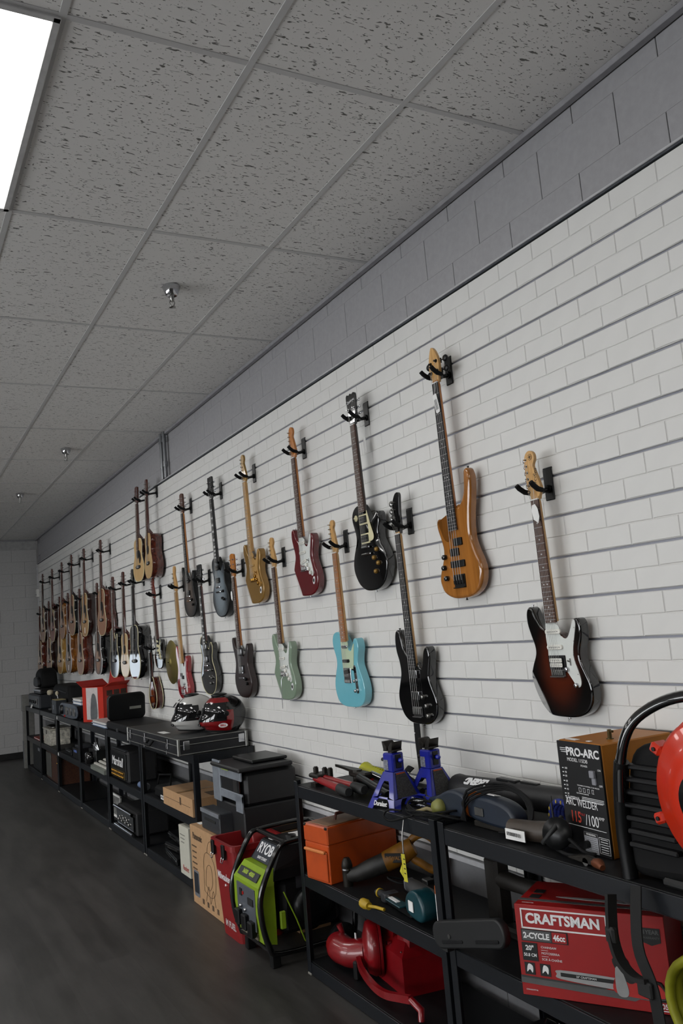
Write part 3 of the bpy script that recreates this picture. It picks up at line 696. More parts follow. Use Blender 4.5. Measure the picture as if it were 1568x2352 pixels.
# 12 slim dark burst
DB=burst('charcoal_brown_burst',[(.0,'5d5148'),(.5,'4b423c'),(.85,'23211f'),(1,'0c0c0d')],cz=.2,rx=.16,rz=.26,rough=.35,coat=.3)
singlecut('slim charcoal and brown double-cut electric guitar below the conduits','the charcoal and brown guitar',6.77,1.866,.862,satin,DB,'a33',RW,EB,AMBER,satin,((.07,.14,satin),(.09,.1,satin)),'dot',out=RGA,zend=.36,scale=.667,zb1=.3,zb2=.2,brz=.17,dome=0)
# 13 red bass behind the helmets
RB=mat('cherry_red_gloss','8d0d18',.1,coat=1,var=.05)
e,y,f,hd=electric('cherry red bass guitar with white pickguard, behind the white helmet',7.09,1.19,.908,BASSB,RB,t=.044,forearm=False,name='bass_guitar',short='the cherry red bass',zend=.3,scale=.85,nfret=20,head='b4',neckm=MAPLE,boardm=MAPLE,headm=MAPLE,wn=.021,wb_=.031,strings=4,zbr=.07,zheel=.3,inl=ink)
B().prism(spline(mm([(-33,330),(-60,300),(-66,250),(-62,190),(-80,140),(-70,110),(-30,100),(40,110),(80,60),(104,70),(104,120),(90,180),(92,240),(104,310),(86,300),(64,268),(46,268),(33,290)]),3),y-.0024,y+.0005,.0006,1).obj('pickguard',wpg,e)
for x,z in((-.02,.205),(.02,.185)): B().prism(rrect(.05,.03,.003),y-.01,y,.002,2,M=TR(x,0,z)).obj('pickup',satin,e)
bridge(e,y,.062,4,.08,.045,chrome,True)
for x,z in((.06,.13),(.075,.1)): knob(e,x,y-.0024,z,.0105,.016)
# 14 small sunburst guitar
SB2=burst('small_dark_burst',[(.0,'3a1c10'),(.5,'1a0d08'),(.8,'060505')],cz=.15,rx=.13,rz=.19)
e,y,f,hd=electric('short black-edged electric guitar with cream pickguard, above the mandolin',7.8,1.44,.645,[(x*.78,z*.74) for x,z in STRAT],SB2,t=.042,forearm=False,short='the short guitar above the mandolin',zend=.27,scale=.53,nfret=20,head='f6',neckm=MAHOG,boardm=RW,headm=wood('red_head','5a1c10','7a2c18',.2,coat=.5),zbr=.13,zheel=.24)
B().prism(spline([(x*.78,z*.74) for x,z in PGS],3),y-.0024,y,.0006,1).obj('pickguard',cream,e)
for z in(.235,.19,.15): single(e,0,y-.0024,z,satin,0,.065)
bridge(e,y,.11,m=chrome,w_=.07); 
for x,z in((.05,.13),(.06,.1)): knob(e,x,y-.0024,z,.0095,.015)
# --- acoustics
DRED=mm([(0,0),(-70,5),(-130,26),(-175,72),(-197,130),(-194,182),(-170,232),(-142,275),(-132,318),(-139,365),(-146,412),(-140,455),(-112,488),(-70,501),(-30,504)])
DRED=DRED+[(-x,z) for x,z in DRED[:0:-1]]
CUTA=mm([(0,0),(-70,5),(-130,26),(-175,72),(-197,130),(-194,182),(-170,232),(-142,275),(-132,318),(-139,365),(-146,412),(-140,455),(-112,488),(-70,501),(-30,504),(28,448),(48,402),(78,398),(112,430),(136,438),(147,410),(139,365),(132,318),(142,275),(170,232),(194,182),(197,130),(175,72),(130,26),(70,5)])
SPR=wood('spruce_top','a9793f','c09152',.25,coat=.6,along=(30,5,.6)); SPRP=wood('pale_spruce','b99560','ccab78',.3,coat=.5,along=(30,5,.6)); CEDAR=wood('cedar_top','8a5a38','a06c48',.25,coat=.6,along=(30,5,.6)); REDT=wood('red_cedar_top','6e3022','8a4230',.3,coat=.5,along=(30,5,.6))
SAP=wood('sapele_side','3d1710','5c2617',.18,coat=.7,along=(8,8,.8)); ROSE=wood('rosewood_side','1a0b09','2c1511',.2,coat=.6,along=(8,8,.8)); KOA=wood('koa_side','5e3413','8f5a22',.15,coat=.8,along=(5,5,.8)); TANS=wood('tan_side','8a6630','a9823f',.2,coat=.6,along=(8,8,.8))
BTOP=mat('black_gloss_top','08090b',.06,coat=1,var=.1)
SBT=burst('acoustic_burst',[(.0,'a8702c'),(.5,'94561c'),(.75,'3a1a0a'),(.95,'070505')],cz=.2,rx=.2,rz=.3,rough=.12)
VBT=burst('amber_burst_top',[(0,'9a7448'),(.6,'8a6238'),(.9,'4f3418')],cz=.2,rx=.2,rz=.3,rough=.15)
dotd=mat('soundhole_dark','090605',.9)
def acoustic(label,short,Y,zb,L,top,sidem,out=DRED,s=1,t=.118,tilt=-1.2,X=-.022,pg=satin,neckm=MAHOG,headm=MAHOG,bind=cream,board=RW,rz=0,sticker=False,hole=.3):
    e=guitar_root('acoustic_guitar',label,Y,zb,tilt,X=X,rz=rz)
    O=spline([(x*s,z*s) for x,z in out],3)
    B().prism(O,-t,0,.002,1,back=True).obj('body',sidem,e)
    tp=B().prism([(x*.985,.004+z*.985) for x,z in O],-t-.0025,-t+.001,.0006,1).obj('soundboard',top,e)
    B().tube([(x,-t,z) for x,z in O],.0035,6,closed=True).obj('binding',bind,e)
    zh=hole*s*1.1
    B().lathe([(.0,0),(.05*s,0),(.05*s,.001)],22,M=TR(0,-t-.0026,zh)@RX(90)).obj('soundhole',dotd,tp)
    b=B()
    for r_ in(.054,.06): b.tube([(r_*s*math.cos(a*PI/12),-t-.0027,zh+r_*s*math.sin(a*PI/12)) for a in range(24)],.0012,5,closed=True)
    b.obj('rosette',cardd,tp)
    if pg: B().prism(spline([(.04*s,zh+.05*s),(.09*s,zh+.0*s),(.1*s,zh-.07*s),(.06*s,zh-.12*s),(.03*s,zh-.07*s),(.055*s,zh-.02*s)],3),-t-.004,-t-.002,M=None).obj('pickguard',pg,e)
    zbz=.175*s; sc_=(L-zbz); 
    br=B().prism(spline([(-.075*s,zbz-.012),(0,zbz-.02),(.075*s,zbz-.012),(.075*s,zbz+.01),(0,zbz+.016),(-.075*s,zbz+.01)],3),-t-.011,-t-.001,.002,1).obj('bridge',EB,e)
    b=B().box((0,-t-.013,zbz+.006),(.075*s,.005,.003))
    for k in range(6): b.ell(((k-2.5)*.011,-t-.012,zbz-.005),(.003,.003,.003),6,4)
    b.obj('saddle',white,br)
    zj=.5*s*S_
    neck_parts(e,t,L,zend=zh+.055*s,scale=sc_,nfret=20,head='a33',neckm=neckm,boardm=board,headm=headm,wn=.022,wb_=.028,zbr=zbz,zheel=zj-.02,thick=.022,pegm=nickel)
    loft(B(),[[(-.026,-t+.004,zj-.004),(.026,-t+.004,zj-.004),(.02,-.03,zj-.002),(-.02,-.03,zj-.002)],[(-.026,-t+.004,zj+.012),(.026,-t+.004,zj+.012),(.018,-t+.05,zj+.006),(-.018,-t+.05,zj+.006)],[(-.025,-t+.004,zj+.05),(.025,-t+.004,zj+.05),(.012,-t+.02,zj+.05),(-.012,-t+.02,zj+.05)]],sm=False).obj('heel',neckm,e)
    b=B(); screwplate(b,0,0,0); put('strap_button',b.mesh('strap_button',satin),e,(0,-t/2,0),(PI,0,0))
    if sticker: B().box((.0,-t-.003,.07),(.03,.001,.07)).obj('price_sticker',paper,e)
    hanger(Y,zb+L,.11 if t>.1 else .1,short)
    return e
acoustic('pale-topped acoustic guitar with dark pickguard seen edge-on, highest on the left','the edge-on acoustic highest on the wall',8.07,2.272,.752,SPRP,ROSE,s=.79,t=.1,X=-.03,rz=3)
acoustic('small acoustic guitar with pale top and red-brown sides, highest on the wall','the small red-brown sided acoustic',7.73,2.272,.76,SPRP,SAP,s=.8,t=.105,pg=None,bind=SPRP,X=-.02,rz=-4)
acoustic('acoustic guitar with tan top and red-brown sides, nearest of six in the upper row','the nearest of the six upper acoustics',9.7,1.805,.91,CEDAR,SAP)
acoustic('acoustic guitar with golden spruce top and dark sides, white sticker, upper row','the golden-topped upper acoustic',10.62,1.825,.9,SPR,ROSE,sticker=True)
acoustic('acoustic guitar with tan top and black sides, fourth from the back in upper row','the black-sided upper acoustic',11.42,1.86,.88,CEDAR,BTOP,neckm=DARKN)
acoustic('acoustic guitar with amber cutaway body, third from the back in upper row','the amber cutaway upper acoustic',12.12,1.83,.885,CEDAR,KOA,out=CUTA,bind=SPRP)
acoustic('acoustic guitar with reddish top, second from the back in upper row','the reddish upper acoustic',12.9,1.81,.89,REDT,ROSE,out=CUTA)
acoustic('acoustic guitar with tan top at the far end of the upper row','the farthest upper acoustic',13.75,1.825,.88,CEDAR,ROSE,neckm=DARKN)
acoustic('glossy black acoustic guitar in the lower row, nearest the mandolin','the glossy black lower acoustic',8.36,1.345,.905,BTOP,BTOP,neckm=DARKN,headm=BTOP,board=EB)
acoustic('pale spruce acoustic guitar hung between two black guitars','the pale acoustic between two black ones',8.745,1.36,.9,SPRP,SAP,pg=None,s=.84)
acoustic('black cutaway acoustic guitar with brown-edged top, above the orange carton','the black acoustic above the orange carton',9.2,1.35,.9,BTOP,BTOP,out=CUTA,neckm=MAHOG,headm=MAHOG)
acoustic('small sunburst acoustic guitar with white edge, lower row','the sunburst lower acoustic',9.98,1.37,.88,SBT,BTOP,bind=wht,s=.95)
acoustic('acoustic guitar with tan top and brown sides, lower row, partly hidden','the tan lower acoustic',11.0,1.36,.9,CEDAR,SAP)
acoustic('acoustic guitar with pale edge binding and white sticker, lower row','the pale-edged lower acoustic',11.77,1.375,.89,VBT,KOA,bind=wht,sticker=True)
acoustic('tan-sided acoustic guitar in the lower row','the tan-sided lower acoustic',12.4,1.36,.9,SPR,TANS)
acoustic('narrow tan acoustic guitar second from the back in the lower row','the second lower acoustic from the back',13.3,1.355,.9,CEDAR,ROSE)
acoustic('dark brown acoustic guitar at the far end of the lower row','the farthest lower acoustic',14.15,1.33,.9,CEDAR,SAP)
# mandolin
e=guitar_root('mandolin','sunburst mandolin with cream edges hung below the short guitar',7.99,1.072,0,X=-.02,cat='mandolin')
MO=spline([(0,0),(-.07,.012),(-.118,.06),(-.128,.12),(-.105,.19),(-.06,.25),(-.03,.29),(.03,.29),(.06,.25),(.105,.19),(.128,.12),(.118,.06),(.07,.012)],4)
MB=burst('mandolin_burst',[(0,'9a4a1a'),(.5,'6e2c0e'),(.85,'1c0a06')],cz=.13,rx=.12,rz=.16,rough=.1)
B().prism(MO,-.06,0,.003,2,dome=.004,mf=1).obj('body',[MAHOG,MB],e)
for y_ in(-.0,-.06): B().tube([(x,y_,z) for x,z in MO],.0035,6,closed=True).obj('binding',cream,e)
b=B()
for s_ in(-1,1): b.prism([(s_*.06+x,z) for x,z in circ(.006,10,cz=.14,rz=.05)],-.0655,-.06)
b.obj('sound_holes',dotd,e)
neck_parts(e,.064,.52,zend=.25,scale=.36,nfret=15,head='a33',neckm=MAHOG,boardm=EB,headm=gloss_black,wn=.015,wb_=.02,zbr=.12,zheel=.26,strings=6,pegm=nickel)
B().box((0,-.068,.12),(.09,.01,.006),.002).obj('bridge',EB,e); B().box((0,-.064,.03),(.03,.004,.06),.001).obj('tailpiece',chrome,e)
hanger(7.99,1.592,.087,'the mandolin')
# cymbal leaning behind the red bass
e=thing('cymbal','brass cymbal hung on the wall behind the red bass','cymbal',(-.06,7.42,1.5))
BR_=mat('cymbal_brass','a89a5e',.3,.85,var=.15,scale=4)
B().lathe([(.0,.022),(.02,.02),(.034,.012),(.045,.006),(.19,-.008),(.192,-.0095),(.045,.004),(.0,.018)],40,M=RX(90)@RY(0)).obj('disc',BR_,e)
B().cyl((0,.05,0),(0,-.03,0),.005,n=8).lathe([(.014,-.024),(.014,-.03),(.004,-.034)],10,M=RX(90)).obj('mount_peg',satin,e)
# price tags
def ptag(Y,z,X,w_,h,label,rot=0,sh='round',shape_m=paper):
    e=thing('price_tag',label,'tag',(X,Y,z),group='price tags on guitars')
    O=rrect(w_,h,.008,4,0,-h/2) if sh=='rect' else [(-w_*.25,0),(w_*.25,0),(w_/2,-h*.25),(w_/2,-h*.7),(w_*.1,-h),(-w_/2,-h*.72),(-w_/2,-h*.25)]
    B().prism(O,-.0012,.0,M=RY(rot)).obj('card',shape_m,e); B().tube([(0,0,-.004),(.004,.004,.03),(0,.008,.06)],.0008,5).obj('string',paper,e)
    return e
ptag(2.465,2.085,-.1,.034,.075,'white price tag on the sunburst guitar neck',-10)
e=ptag(3.03,2.68,-.1,.03,.09,'white printed price tag on the amber bass neck',-12,'rect')
for k in range(4): B().box((-.008+.005*k,-.0018,-.05),(.0016,.0006,.05),M=RY(-12)).obj('print_line',ink,e)
ptag(5.72,2.0,-.1,.03,.07,'white price tag on the dark walnut guitar neck',-5)
ptag(7.99,1.36,-.1,.03,.06,'white price tag hanging in front of the mandolin',0)
ptag(3.76,2.66,-.05,.024,.08,'narrow price tag hanging behind the black single-cut guitar',0,'rect')
ptag(4.53,2.62,-.06,.022,.07,'narrow price tag hanging behind the dark red guitar',0,'rect')
# ------------------------------------------------------------------ steel shelving
T1,T2,T3=.912,.484,.066
deckm=mat('black_deck','0c0d0f',.55,var=.2,scale=40,spec=.3)
def shelf(Y1,Y0,label):
    """unit between Y1 (far) and Y0 (near)"""
    e=thing('shelving_unit',label,'shelf',(-.455,(Y1+Y0)/2,0),group='black steel shelving units'); w_=Y1-Y0; D=.44; zp=.471 if Y1<5 else .4625
    for sx in(-1,1):
        for yb in(0,1):
            x=sx*w_/2; y=D*yb; q=1 if yb==0 else -1
            B().box((x-sx*.019,y+q*.0015,zp),(.038,.003,2*zp-.024),.001).box((x-sx*.0015,y+q*.019,zp),(.003,.038,2*zp-.024),.001).obj('post',steel_bk,e)
            B().box((x-sx*.016,y+q*.014,.006),(.036,.032,.012),.003).obj('foot_pad',mat('grey_foot_pad','77746d',.6),e)
    for n,z in enumerate((T1,T2,T3)):
        for yb in(0,1): B().box((0,.006+(D-.012)*yb,z-.032),(w_-.05,.006,.058),.0015).box((0,.016+(D-.032)*yb,z-.062),(w_-.05,.02,.003)).obj('beam',steel_bk,e)
        for sx in(-1,1): B().box((sx*(w_/2-.008),D/2,z-.032),(.006,D-.05,.058),.0015).obj('beam',steel_bk,e)
        B().box((0,D/2,z-.007),(w_-.026,D-.02,.014),.002).obj('deck',deckm,e)
    return e
shelf(13.56,12.29,'black steel shelving unit at the far back corner')
shelf(12.27,11.02,'black shelving unit second from the back, with a brown speaker')
_u=shelf(11.0,9.66,'black shelving unit holding the stereo receiver on top')
for z in(T1-.03,T2-.03): B().box((-.6,-.0015,z),(.05,.002,.035)).obj('price_sticker',paper,_u)
shelf(9.645,8.345,'black shelving unit under the open orange carton')
shelf(8.33,7.12,'black shelving unit with the small amplifier on its middle shelf')
shelf(7.1,5.72,'black shelving unit under the guitar case and helmets')
shelf(4.095,2.825,'black shelving unit with the two blue jack stands on top')
shelf(2.805,1.53,'black shelving unit at the right under the arc welder')
# ------------------------------------------------------------------ things on the far shelving
def bx(name,label,cat,X,Y,z,w_,d,h,m,part='body',bev=.004,rz=0,grp=None):
    """a thing whose main part is a box: X is its front, Y its middle, w along the wall"""
    e=thing(name,label,cat,(X,Y,z),rz=rz,group=grp); B().box((0,d/2,h/2),(w_,d,h),bev).obj(part,m,e); return e
e=bx('speaker_cabinet','tall black speaker on the lowest shelf at the far end','speaker',-.43,12.75,T3,.72,.36,.39,black)
B().box((0,-.004,.19),(.66,.01,.33),.003).obj('grille',mat('speaker_cloth','15181a',.9,bump=.3,scale=200),e); B().box((.2,-.01,.3),(.16,.003,.04)).obj('badge',greyp,e)
e=bx('wooden_speaker','brown wooden speaker with grey grille on the lowest shelf','speaker',-.43,11.52,T3,.95,.36,.37,wood('walnut_veneer','3a1f15','50301f',.45,along=(1,8,8)))
B().box((-.27,-.004,.18),(.36,.01,.3),.004).obj('grille',mat('grey_grille','4a4a46',.9),e); B().box((.33,-.004,.32),(.12,.004,.012)).obj('badge',gold,e); B().lathe([(.018,0),(.016,.012),(0,.013)],12,M=TR(.36,-.002,.25)@RX(90)).obj('knob',gold,e)
e=bx('tin_box','white patterned tin box on the middle shelf','tin box',-.43,11.9,T2,.5,.25,.19,mat('patterned_tin','b4b0a4',.35,var=.5,scale=28),'box')
B().box((0,.125,.2),(.52,.27,.02),.004).obj('lid',mat('tin_lid','c2bdb0',.3,.4,var=.3,scale=40),e); B().box((0,-.006,.16),(.05,.012,.05),.003).obj('clasp',nickel,e)
for k in range(3): B().ell((-.16+.14*k,.08,.222),(.06,.06,.018)).obj('ornament',nickel,e)
e=thing('closed_book','thin white book with red edge on the middle shelf at the far end','book',(-.43,12.75,T2)); B().box((0,.1,.012),(.5,.2,.012)).obj('pages',paper,e); B().box((0,.1,.003),(.52,.21,.006),.001).box((0,.1,.021),(.52,.21,.006),.001).obj('cover',mat('red_cover','8f2a18',.5),e)
# top of the far units
e=bx('audio_mixer','black audio unit with dark knobs at the far end of the shelf top','audio mixer',-.44,12.85,T1,1.0,.38,.19,mat('charcoal_case','24272c',.45),bev=.02)
for k in range(4): knob(e,-.3+.16*k,0,.09,.02,.02,satin)
B().box((.28,-.003,.1),(.16,.006,.08),.002).obj('display',gloss_black,e); B().box((-.12,-.02,.015),(.12,.003,.05),M=RX(-20)).obj('price_card',paper,e)
e=thing('drawing_tablet','thin black tablet with silver front edge on the audio unit','tablet',(-.4,12.7,T1+.192)); B().box((0,.15,.035),(.62,.32,.07),.015).obj('body',black,e); B().box((0,-.012,.055),(.6,.01,.025),.003).obj('front_edge',mat('silver_strip','a8aaad',.35,.6),e)
e=thing('backpack','black backpack standing at the far end of the shelf','bag',(-.33,13.1,T1+.264)); B().prism(spline([(-.28,.0),(.28,.0),(.31,.1),(.26,.22),(.1,.27),(-.12,.26),(-.27,.2),(-.31,.1)],4),0,.22,.05,4).obj('bag_body',rubber,e); B().prism(spline([(-.18,.02),(.18,.02),(.2,.1),(.14,.15),(-.14,.15),(-.2,.1)],4),-.04,.03,.02,3).obj('pocket',black,e); B().tube([(-.08,.1,.25),(-.06,.1,.29),(.06,.1,.29),(.08,.1,.25)],.01,8).obj('handle',rubber,e)
e=thing('gig_bag','large black soft gig bag lying on the far shelf top','bag',(-.29,11.67,T1)); 
O=spline([(-.62,0),(.62,0),(.66,.1),(.6,.3),(.42,.33),(-.2,.335),(-.45,.3),(-.64,.12)],4); B().prism(O,0,.24,.04,3).obj('bag_body',rubber,e); B().tube([(-.5,-.005,.24),(0,-.01,.26),(.5,-.005,.24)],.006,6).obj('zipper',dgrey,e)
for n,(Y,l,a) in enumerate(((12.02,'left drum beater with pale felt head on a silver rod','L'),(11.3,'right drum beater with slim silver rod leaning on the gig bag','R'))):
    e=thing('drum_beater',l,'drum beater',(-.36,Y,T1),group='drum beaters')
    s_=-1 if a=='L' else 1
    B().box((0,.02,.01),(.14,.06,.02),.004).obj('foot',nickel,e); B().cyl((0,.02,.015),(s_*-.12,.0,.22),.007,n=8).obj('rod',chrome,e)
    if a=='L': B().lathe([(.0,-.03),(.03,-.03),(.036,0),(.03,.03),(0,.03)],14,M=TR(.14,-.01,.235)@RX(90)@RY(20)).obj('felt_head',mat('felt','b7ae97',.95),e)
    else: B().ell((-.13,0,.235),(.022,.022,.03)).obj('felt_head',mat('felt','b7ae97',.95),e)
e=bx('monitor_speaker','small black speaker box with a tan top','speaker',-.44,11.22,T1,.3,.13,.165,mat('slate_black','1d2127',.5)); B().box((0,.065,.169),(.29,.12,.008),.001).obj('top_panel',mat('tan_panel','8a7f5a',.6),e); B().box((0,-.003,.08),(.06,.004,.05)).obj('badge',greyp,e)
e=thing('stereo_receiver','dark stereo receiver with three black windows on its front','stereo',(-.44,10.22,T1))
B().box((0,.17,.085),(.92,.34,.14),.006).obj('case',mat('slate_black','1d2127',.5),e); B().prism(spline([(-.46,.02),(.46,.02),(.46,.15),(0,.165),(-.46,.15)],4),-.012,.0,.003,1).obj('front_panel',mat('slate_front','3a414c',.35),e)
for k in range(3): B().prism(rrect(.15,.085,.01,3,-.08+.22*k,.085),-.018,-.01,.002,1).obj('window',gloss_black,e)
B().lathe([(.055,0),(.05,.03),(0,.032)],18,M=TR(-.34,-.012,.085)@RX(90)).obj('volume_knob',satin,e); B().box((-.2,-.016,.02),(.04,.01,.02)).obj('tag',redink,e)
for x in(-.4,.4): B().cyl((x,.05,0),(x,.05,.016),.02,n=10).cyl((x,.3,0),(x,.3,.016),.02,n=10).obj('foot',rubber,e)
for k,(l,m_,h) in enumerate((('pale blue book lying on the stereo receiver',mat('blue_cover','6f87a8',.5),.035),('grey-white book lying on the blue book',mat('grey_cover','a7a49d',.5),.03))):
    e=thing('closed_book',l,'book',(-.4,9.95,T1+.158+.037*k)); B().box((0,.1,h/2),(.44,.2,h-.012)).obj('pages',paper,e); B().box((0,.1,.003),(.46,.21,.006),.001).box((0,.1,h-.003),(.46,.21,.006),.001).box((0,.205,h/2),(.46,.004,h)).obj('cover',m_,e)
# open orange carton
ORC=mat('orange_red_carton','b0240f',.6,var=.05); ORI=mat('red_carton_inside','8c1308',.7)
e=thing('orange_carton','open orange-red carton with a grey product picture and raised flaps','carton',(-.36,9.3,T1),rz=24)
bd=B(); w_,d,h=.36,.34,.36
for (c,s_) in (((0,.002,h/2),(w_,.004,h)),((0,d-.002,h/2),(w_,.004,h)),((-w_/2+.002,d/2,h/2),(.004,d,h)),((w_/2-.002,d/2,h/2),(.004,d,h)),((0,d/2,.002),(w_,d,.004))): bd.box(c,s_)
bd.obj('carton_body',ORC,e)
B().box((0,0,.09),(w_,.004,.18),M=TR(0,d,h)@RX(-14)).obj('flap',ORI,e); B().box((0,0,.06),(.004,d,.12),M=TR(-w_/2,d/2,h)@RY(-58)).obj('flap',ORI,e); B().box((0,0,.06),(.004,d*.9,.12),M=TR(w_/2,d/2,h)@RY(70)).obj('flap',ORC,e)
B().box((-.01,-.002,.19),(.2,.002,.33)).obj('product_panel',mat('pale_print','b9b2b0',.6),e); B().prism(spline([(-.04,.03),(.06,.03),(.075,.14),(.05,.27),(.0,.29),(-.03,.2)],3),-.005,-.003).obj('product_picture',mat('grey_print','55585a',.6,var=.3,scale=9),e)
for k in range(3): B().box((w_/2+.001,.08+.09*k,.29),(.002,.07,.055)).obj('photo_print',mat('dark_photo','3b2a20',.6,var=.5,scale=30),e)
for k in range(4): B().box((w_/2+.001,.17,.215-.03*k),(.0015,.24,.006)).obj('print_line',mat('light_red_ink','c96a55',.6),e)
for k,(l,m_) in enumerate((('pale blue notebook under the grey one beside the orange carton',mat('blue_cover','6f87a8',.5)),('grey-white notebook on top beside the orange carton',mat('grey_cover2','a09c9a',.5)))):
    e=thing('notebook',l,'notebook',(-.44,8.72,T1+.027*k)); B().box((0,.12,.012),(.58,.22,.018)).obj('pages',paper,e); B().box((0,.12,.0225),(.6,.24,.005),.001).box((0,.12,.0025),(.6,.24,.005),.001).obj('cover',m_,e)
# clamshell case
e=thing('clamshell_case','open black clamshell case with its padded lid upright','case',(-.44,7.95,T1),rz=0)
B().box((0,.2,.035),(.9,.38,.07),.012).obj('base',black,e); B().prism(rrect(.06,.06,.02),0,.01).obj('latch',dgrey,e)
M_=TR(-.42,.19,.07)@RZ(90)@RX(6)
B().prism(rrect(.36,.25,.05,5,0,.125),-.05,0,.012,3,M=M_).obj('lid',satin,e); B().box((.08,-.052,.11),(.11,.003,.025),M=M_).obj('label_plate',mat('silver_label','8f9088',.4,.5),e)
e=thing('laptop','dark grey laptop lying behind the guitar case','laptop',(-.25,7.31,T1)); B().box((0,.1,.012),(.33,.24,.02),.005).obj('base',greyp,e); B().box((0,.1,.028),(.33,.24,.012),.004).obj('lid',dgrey,e); B().tube([(-.2,.05,.02),(-.26,.0,.01),(-.3,.06,.01),(-.24,.1,.01)],.005,6).obj('cord',rubber,e)
# middle shelves
e=thing('amplifier_head','small black amplifier with white script logo and gold knobs on the middle shelf','amplifier',(-.44,7.96,T2))
B().box((0,.14,.135),(.62,.26,.27),.018).obj('cabinet',mat('black_tolex','131315',.7,bump=.4,scale=150),e); B().box((0,.004,.14),(.56,.012,.22),.004).obj('front_panel',satin,e)
text('Marshall',.11,front(-.02,-.0035,.165),wht,e,sx=1.1,shear=.25,bold=.002)
pn=B().box((.0,-.003,.062),(.5,.008,.07),.002).obj('control_panel',mat('brass_panel','3a3220',.4,.4),e)
for r_ in range(2):
    for k in range(9): knob(pn,-.2+.05*k,-.006,.078-.032*r_,.011,.012,gold)
B().box((0,.02,.274),(.5,.03,.008),.003).obj('handle',dgrey,e)
e=thing('flashlight','small pale blue flashlight lying beside the small amplifier','flashlight',(-.43,7.27,T2)); B().cyl((-.1,.03,.03),(.06,.03,.03),.026,n=14).obj('barrel',mat('pale_blue_plastic','5e6f8f',.4),e); B().lathe([(.032,0),(.034,.03),(.026,.05)],14,M=TR(.05,.03,.03)@RY(90)).obj('head',greyp,e)
e=thing('typewriter','grey portable typewriter with pale keys on the middle shelf','typewriter',(-.47,8.72,T2))
loft(B(),[[(-.3,0,0),(.3,0,0),(.3,.38,0),(-.3,.38,0)],[(-.3,0,.035),(.3,0,.035),(.3,.38,.11),(-.3,.38,.11)]],sm=False).obj('body',mat('grey_green_case','6f736c',.5),e)
for r_ in range(4):
    b=B()
    for k in range(11): b.box((-.25+.05*k,.04+.045*r_,.052+.012*r_),(.032,.03,.02),.006)
    b.obj('key_row',mat('pale_key','b3b0a8',.5),e)['kind']='stuff'
B().cyl((-.33,.3,.13),(.33,.3,.13),.028,n=14).obj('platen',dgrey,e)
e=bx('film_camera','black camera with chrome fittings on the middle shelf','camera',-.42,9.15,T2,.36,.2,.17,satin); B().lathe([(.06,0),(.06,.06),(.05,.07),(0,.068)],18,M=TR(0,-.0,.09)@RX(90)).obj('lens',gloss_black,e)
for k in range(5): B().cyl((-.14+.07*k,.04,.17),(-.12+.06*k,.03,.2+.02*(k%3)),.014,n=10).obj('dial',chrome,e)
e=bx('video_unit','small black box with blue label on the middle shelf','device',-.43,10.0,T2,.34,.22,.11,black); B().box((0,-.002,.08),(.16,.003,.025)).obj('label_strip',mat('blue_label','4b5f9a',.5),e); B().box((0,.1,.125),(.26,.16,.03),.006).obj('upper_unit',dgrey,e)
e=bx('disc_player','black low box behind the blue labelled device','device',-.42,10.5,T2,.4,.24,.06,satin); B().box((0,-.002,.03),(.3,.004,.012)).obj('disc_slot',gloss_black,e)
e=bx('brown_carton','brown cardboard carton on the middle shelf below the guitar case','carton',-.45,6.17,T2,.7,.34,.12,card,'carton_body',.002); B().box((0,.17,.1215),(.04,.34,.003)).obj('tape',mat('brown_tape','8a6a44',.4),e); B().box((0,-.001,.06),(.6,.002,.002)).obj('crease',cardd,e); B().box((.08,-.0015,.075),(.03,.002,.05)).obj('printed_mark',cardd,e)
B().box((.24,.2,.1225),(.16,.1,.001)).obj('shipping_print',cardd,e)
e=thing('electronics_bundle','black electronics with a white barcode label beside the brown carton','electronics',(-.42,6.72,T2)); B().box((0,.1,.045),(.3,.2,.09),.02).obj('body',satin,e); B().box((.1,-.003,.022),(.13,.003,.03)).obj('barcode_label',paper,e)
for k in range(8): B().box((.05+.013*k,-.005,.024),(.005,.001,.018)).obj('bar',ink,e)
B().tube([(-.1,.02,.1),(-.16,.05,.16),(.0,.1,.17),(.12,.05,.1)],.008,8).obj('strap',rubber,e)
# lowest shelves
e=thing('framed_board','white framed panel leaning on the lowest shelf','frame',(-.36,8.62,T3),rx=-8)
b=B()
for s_ in(-1,1): b.box((s_*.19,.01,.1),(.02,.02,.2),.003).box((0,.01,.1+s_*.09),(.4,.02,.02),.003)
b.obj('frame',white,e); B().box((0,.012,.1),(.37,.008,.17)).obj('panel',mat('grey_panel','6b6b69',.5,var=.5,scale=20),e)
e=thing('guitar_amplifier','black amplifier head with chrome handle bars on the lowest shelf','amplifier',(-.45,7.78,T3)); B().box((0,.16,.105),(.66,.28,.19),.012).obj('cabinet',mat('black_tolex','131315',.7,bump=.4,scale=150),e); B().box((0,.01,.105),(.58,.02,.12),.003).obj('front_panel',gloss_black,e)
for z in(.025,.19): B().cyl((-.31,-.012,z),(.31,-.012,z),.014,n=12).obj('chrome_bar',chrome,e)
for k in range(7): knob(e,-.2+.06*k,-.002,.085+.03*(k%2),.012,.012,nickel)
for k,(Y,z,y_,l) in enumerate(((6.55,0,0,'silver-edged black disc player at the bottom of the pile'),(6.5,.05,.03,'silver-edged black disc player in the middle of the pile'),(6.6,.1,.06,'silver-edged black disc player on top of the pile'))):
    e=thing('disc_player',l,'disc player',(-.41+y_,Y,T3+z),rz=(-6,4,-3)[k],group='pile of disc players'); B().box((0,.13,.024),(.46,.26,.046),.004).obj('case',satin,e); B().box((0,-.002,.03),(.46,.006,.01),.001).obj('silver_edge',chrome,e); B().box((-.08,-.002,.015),(.2,.004,.008)).obj('disc_tray',nickel,e)
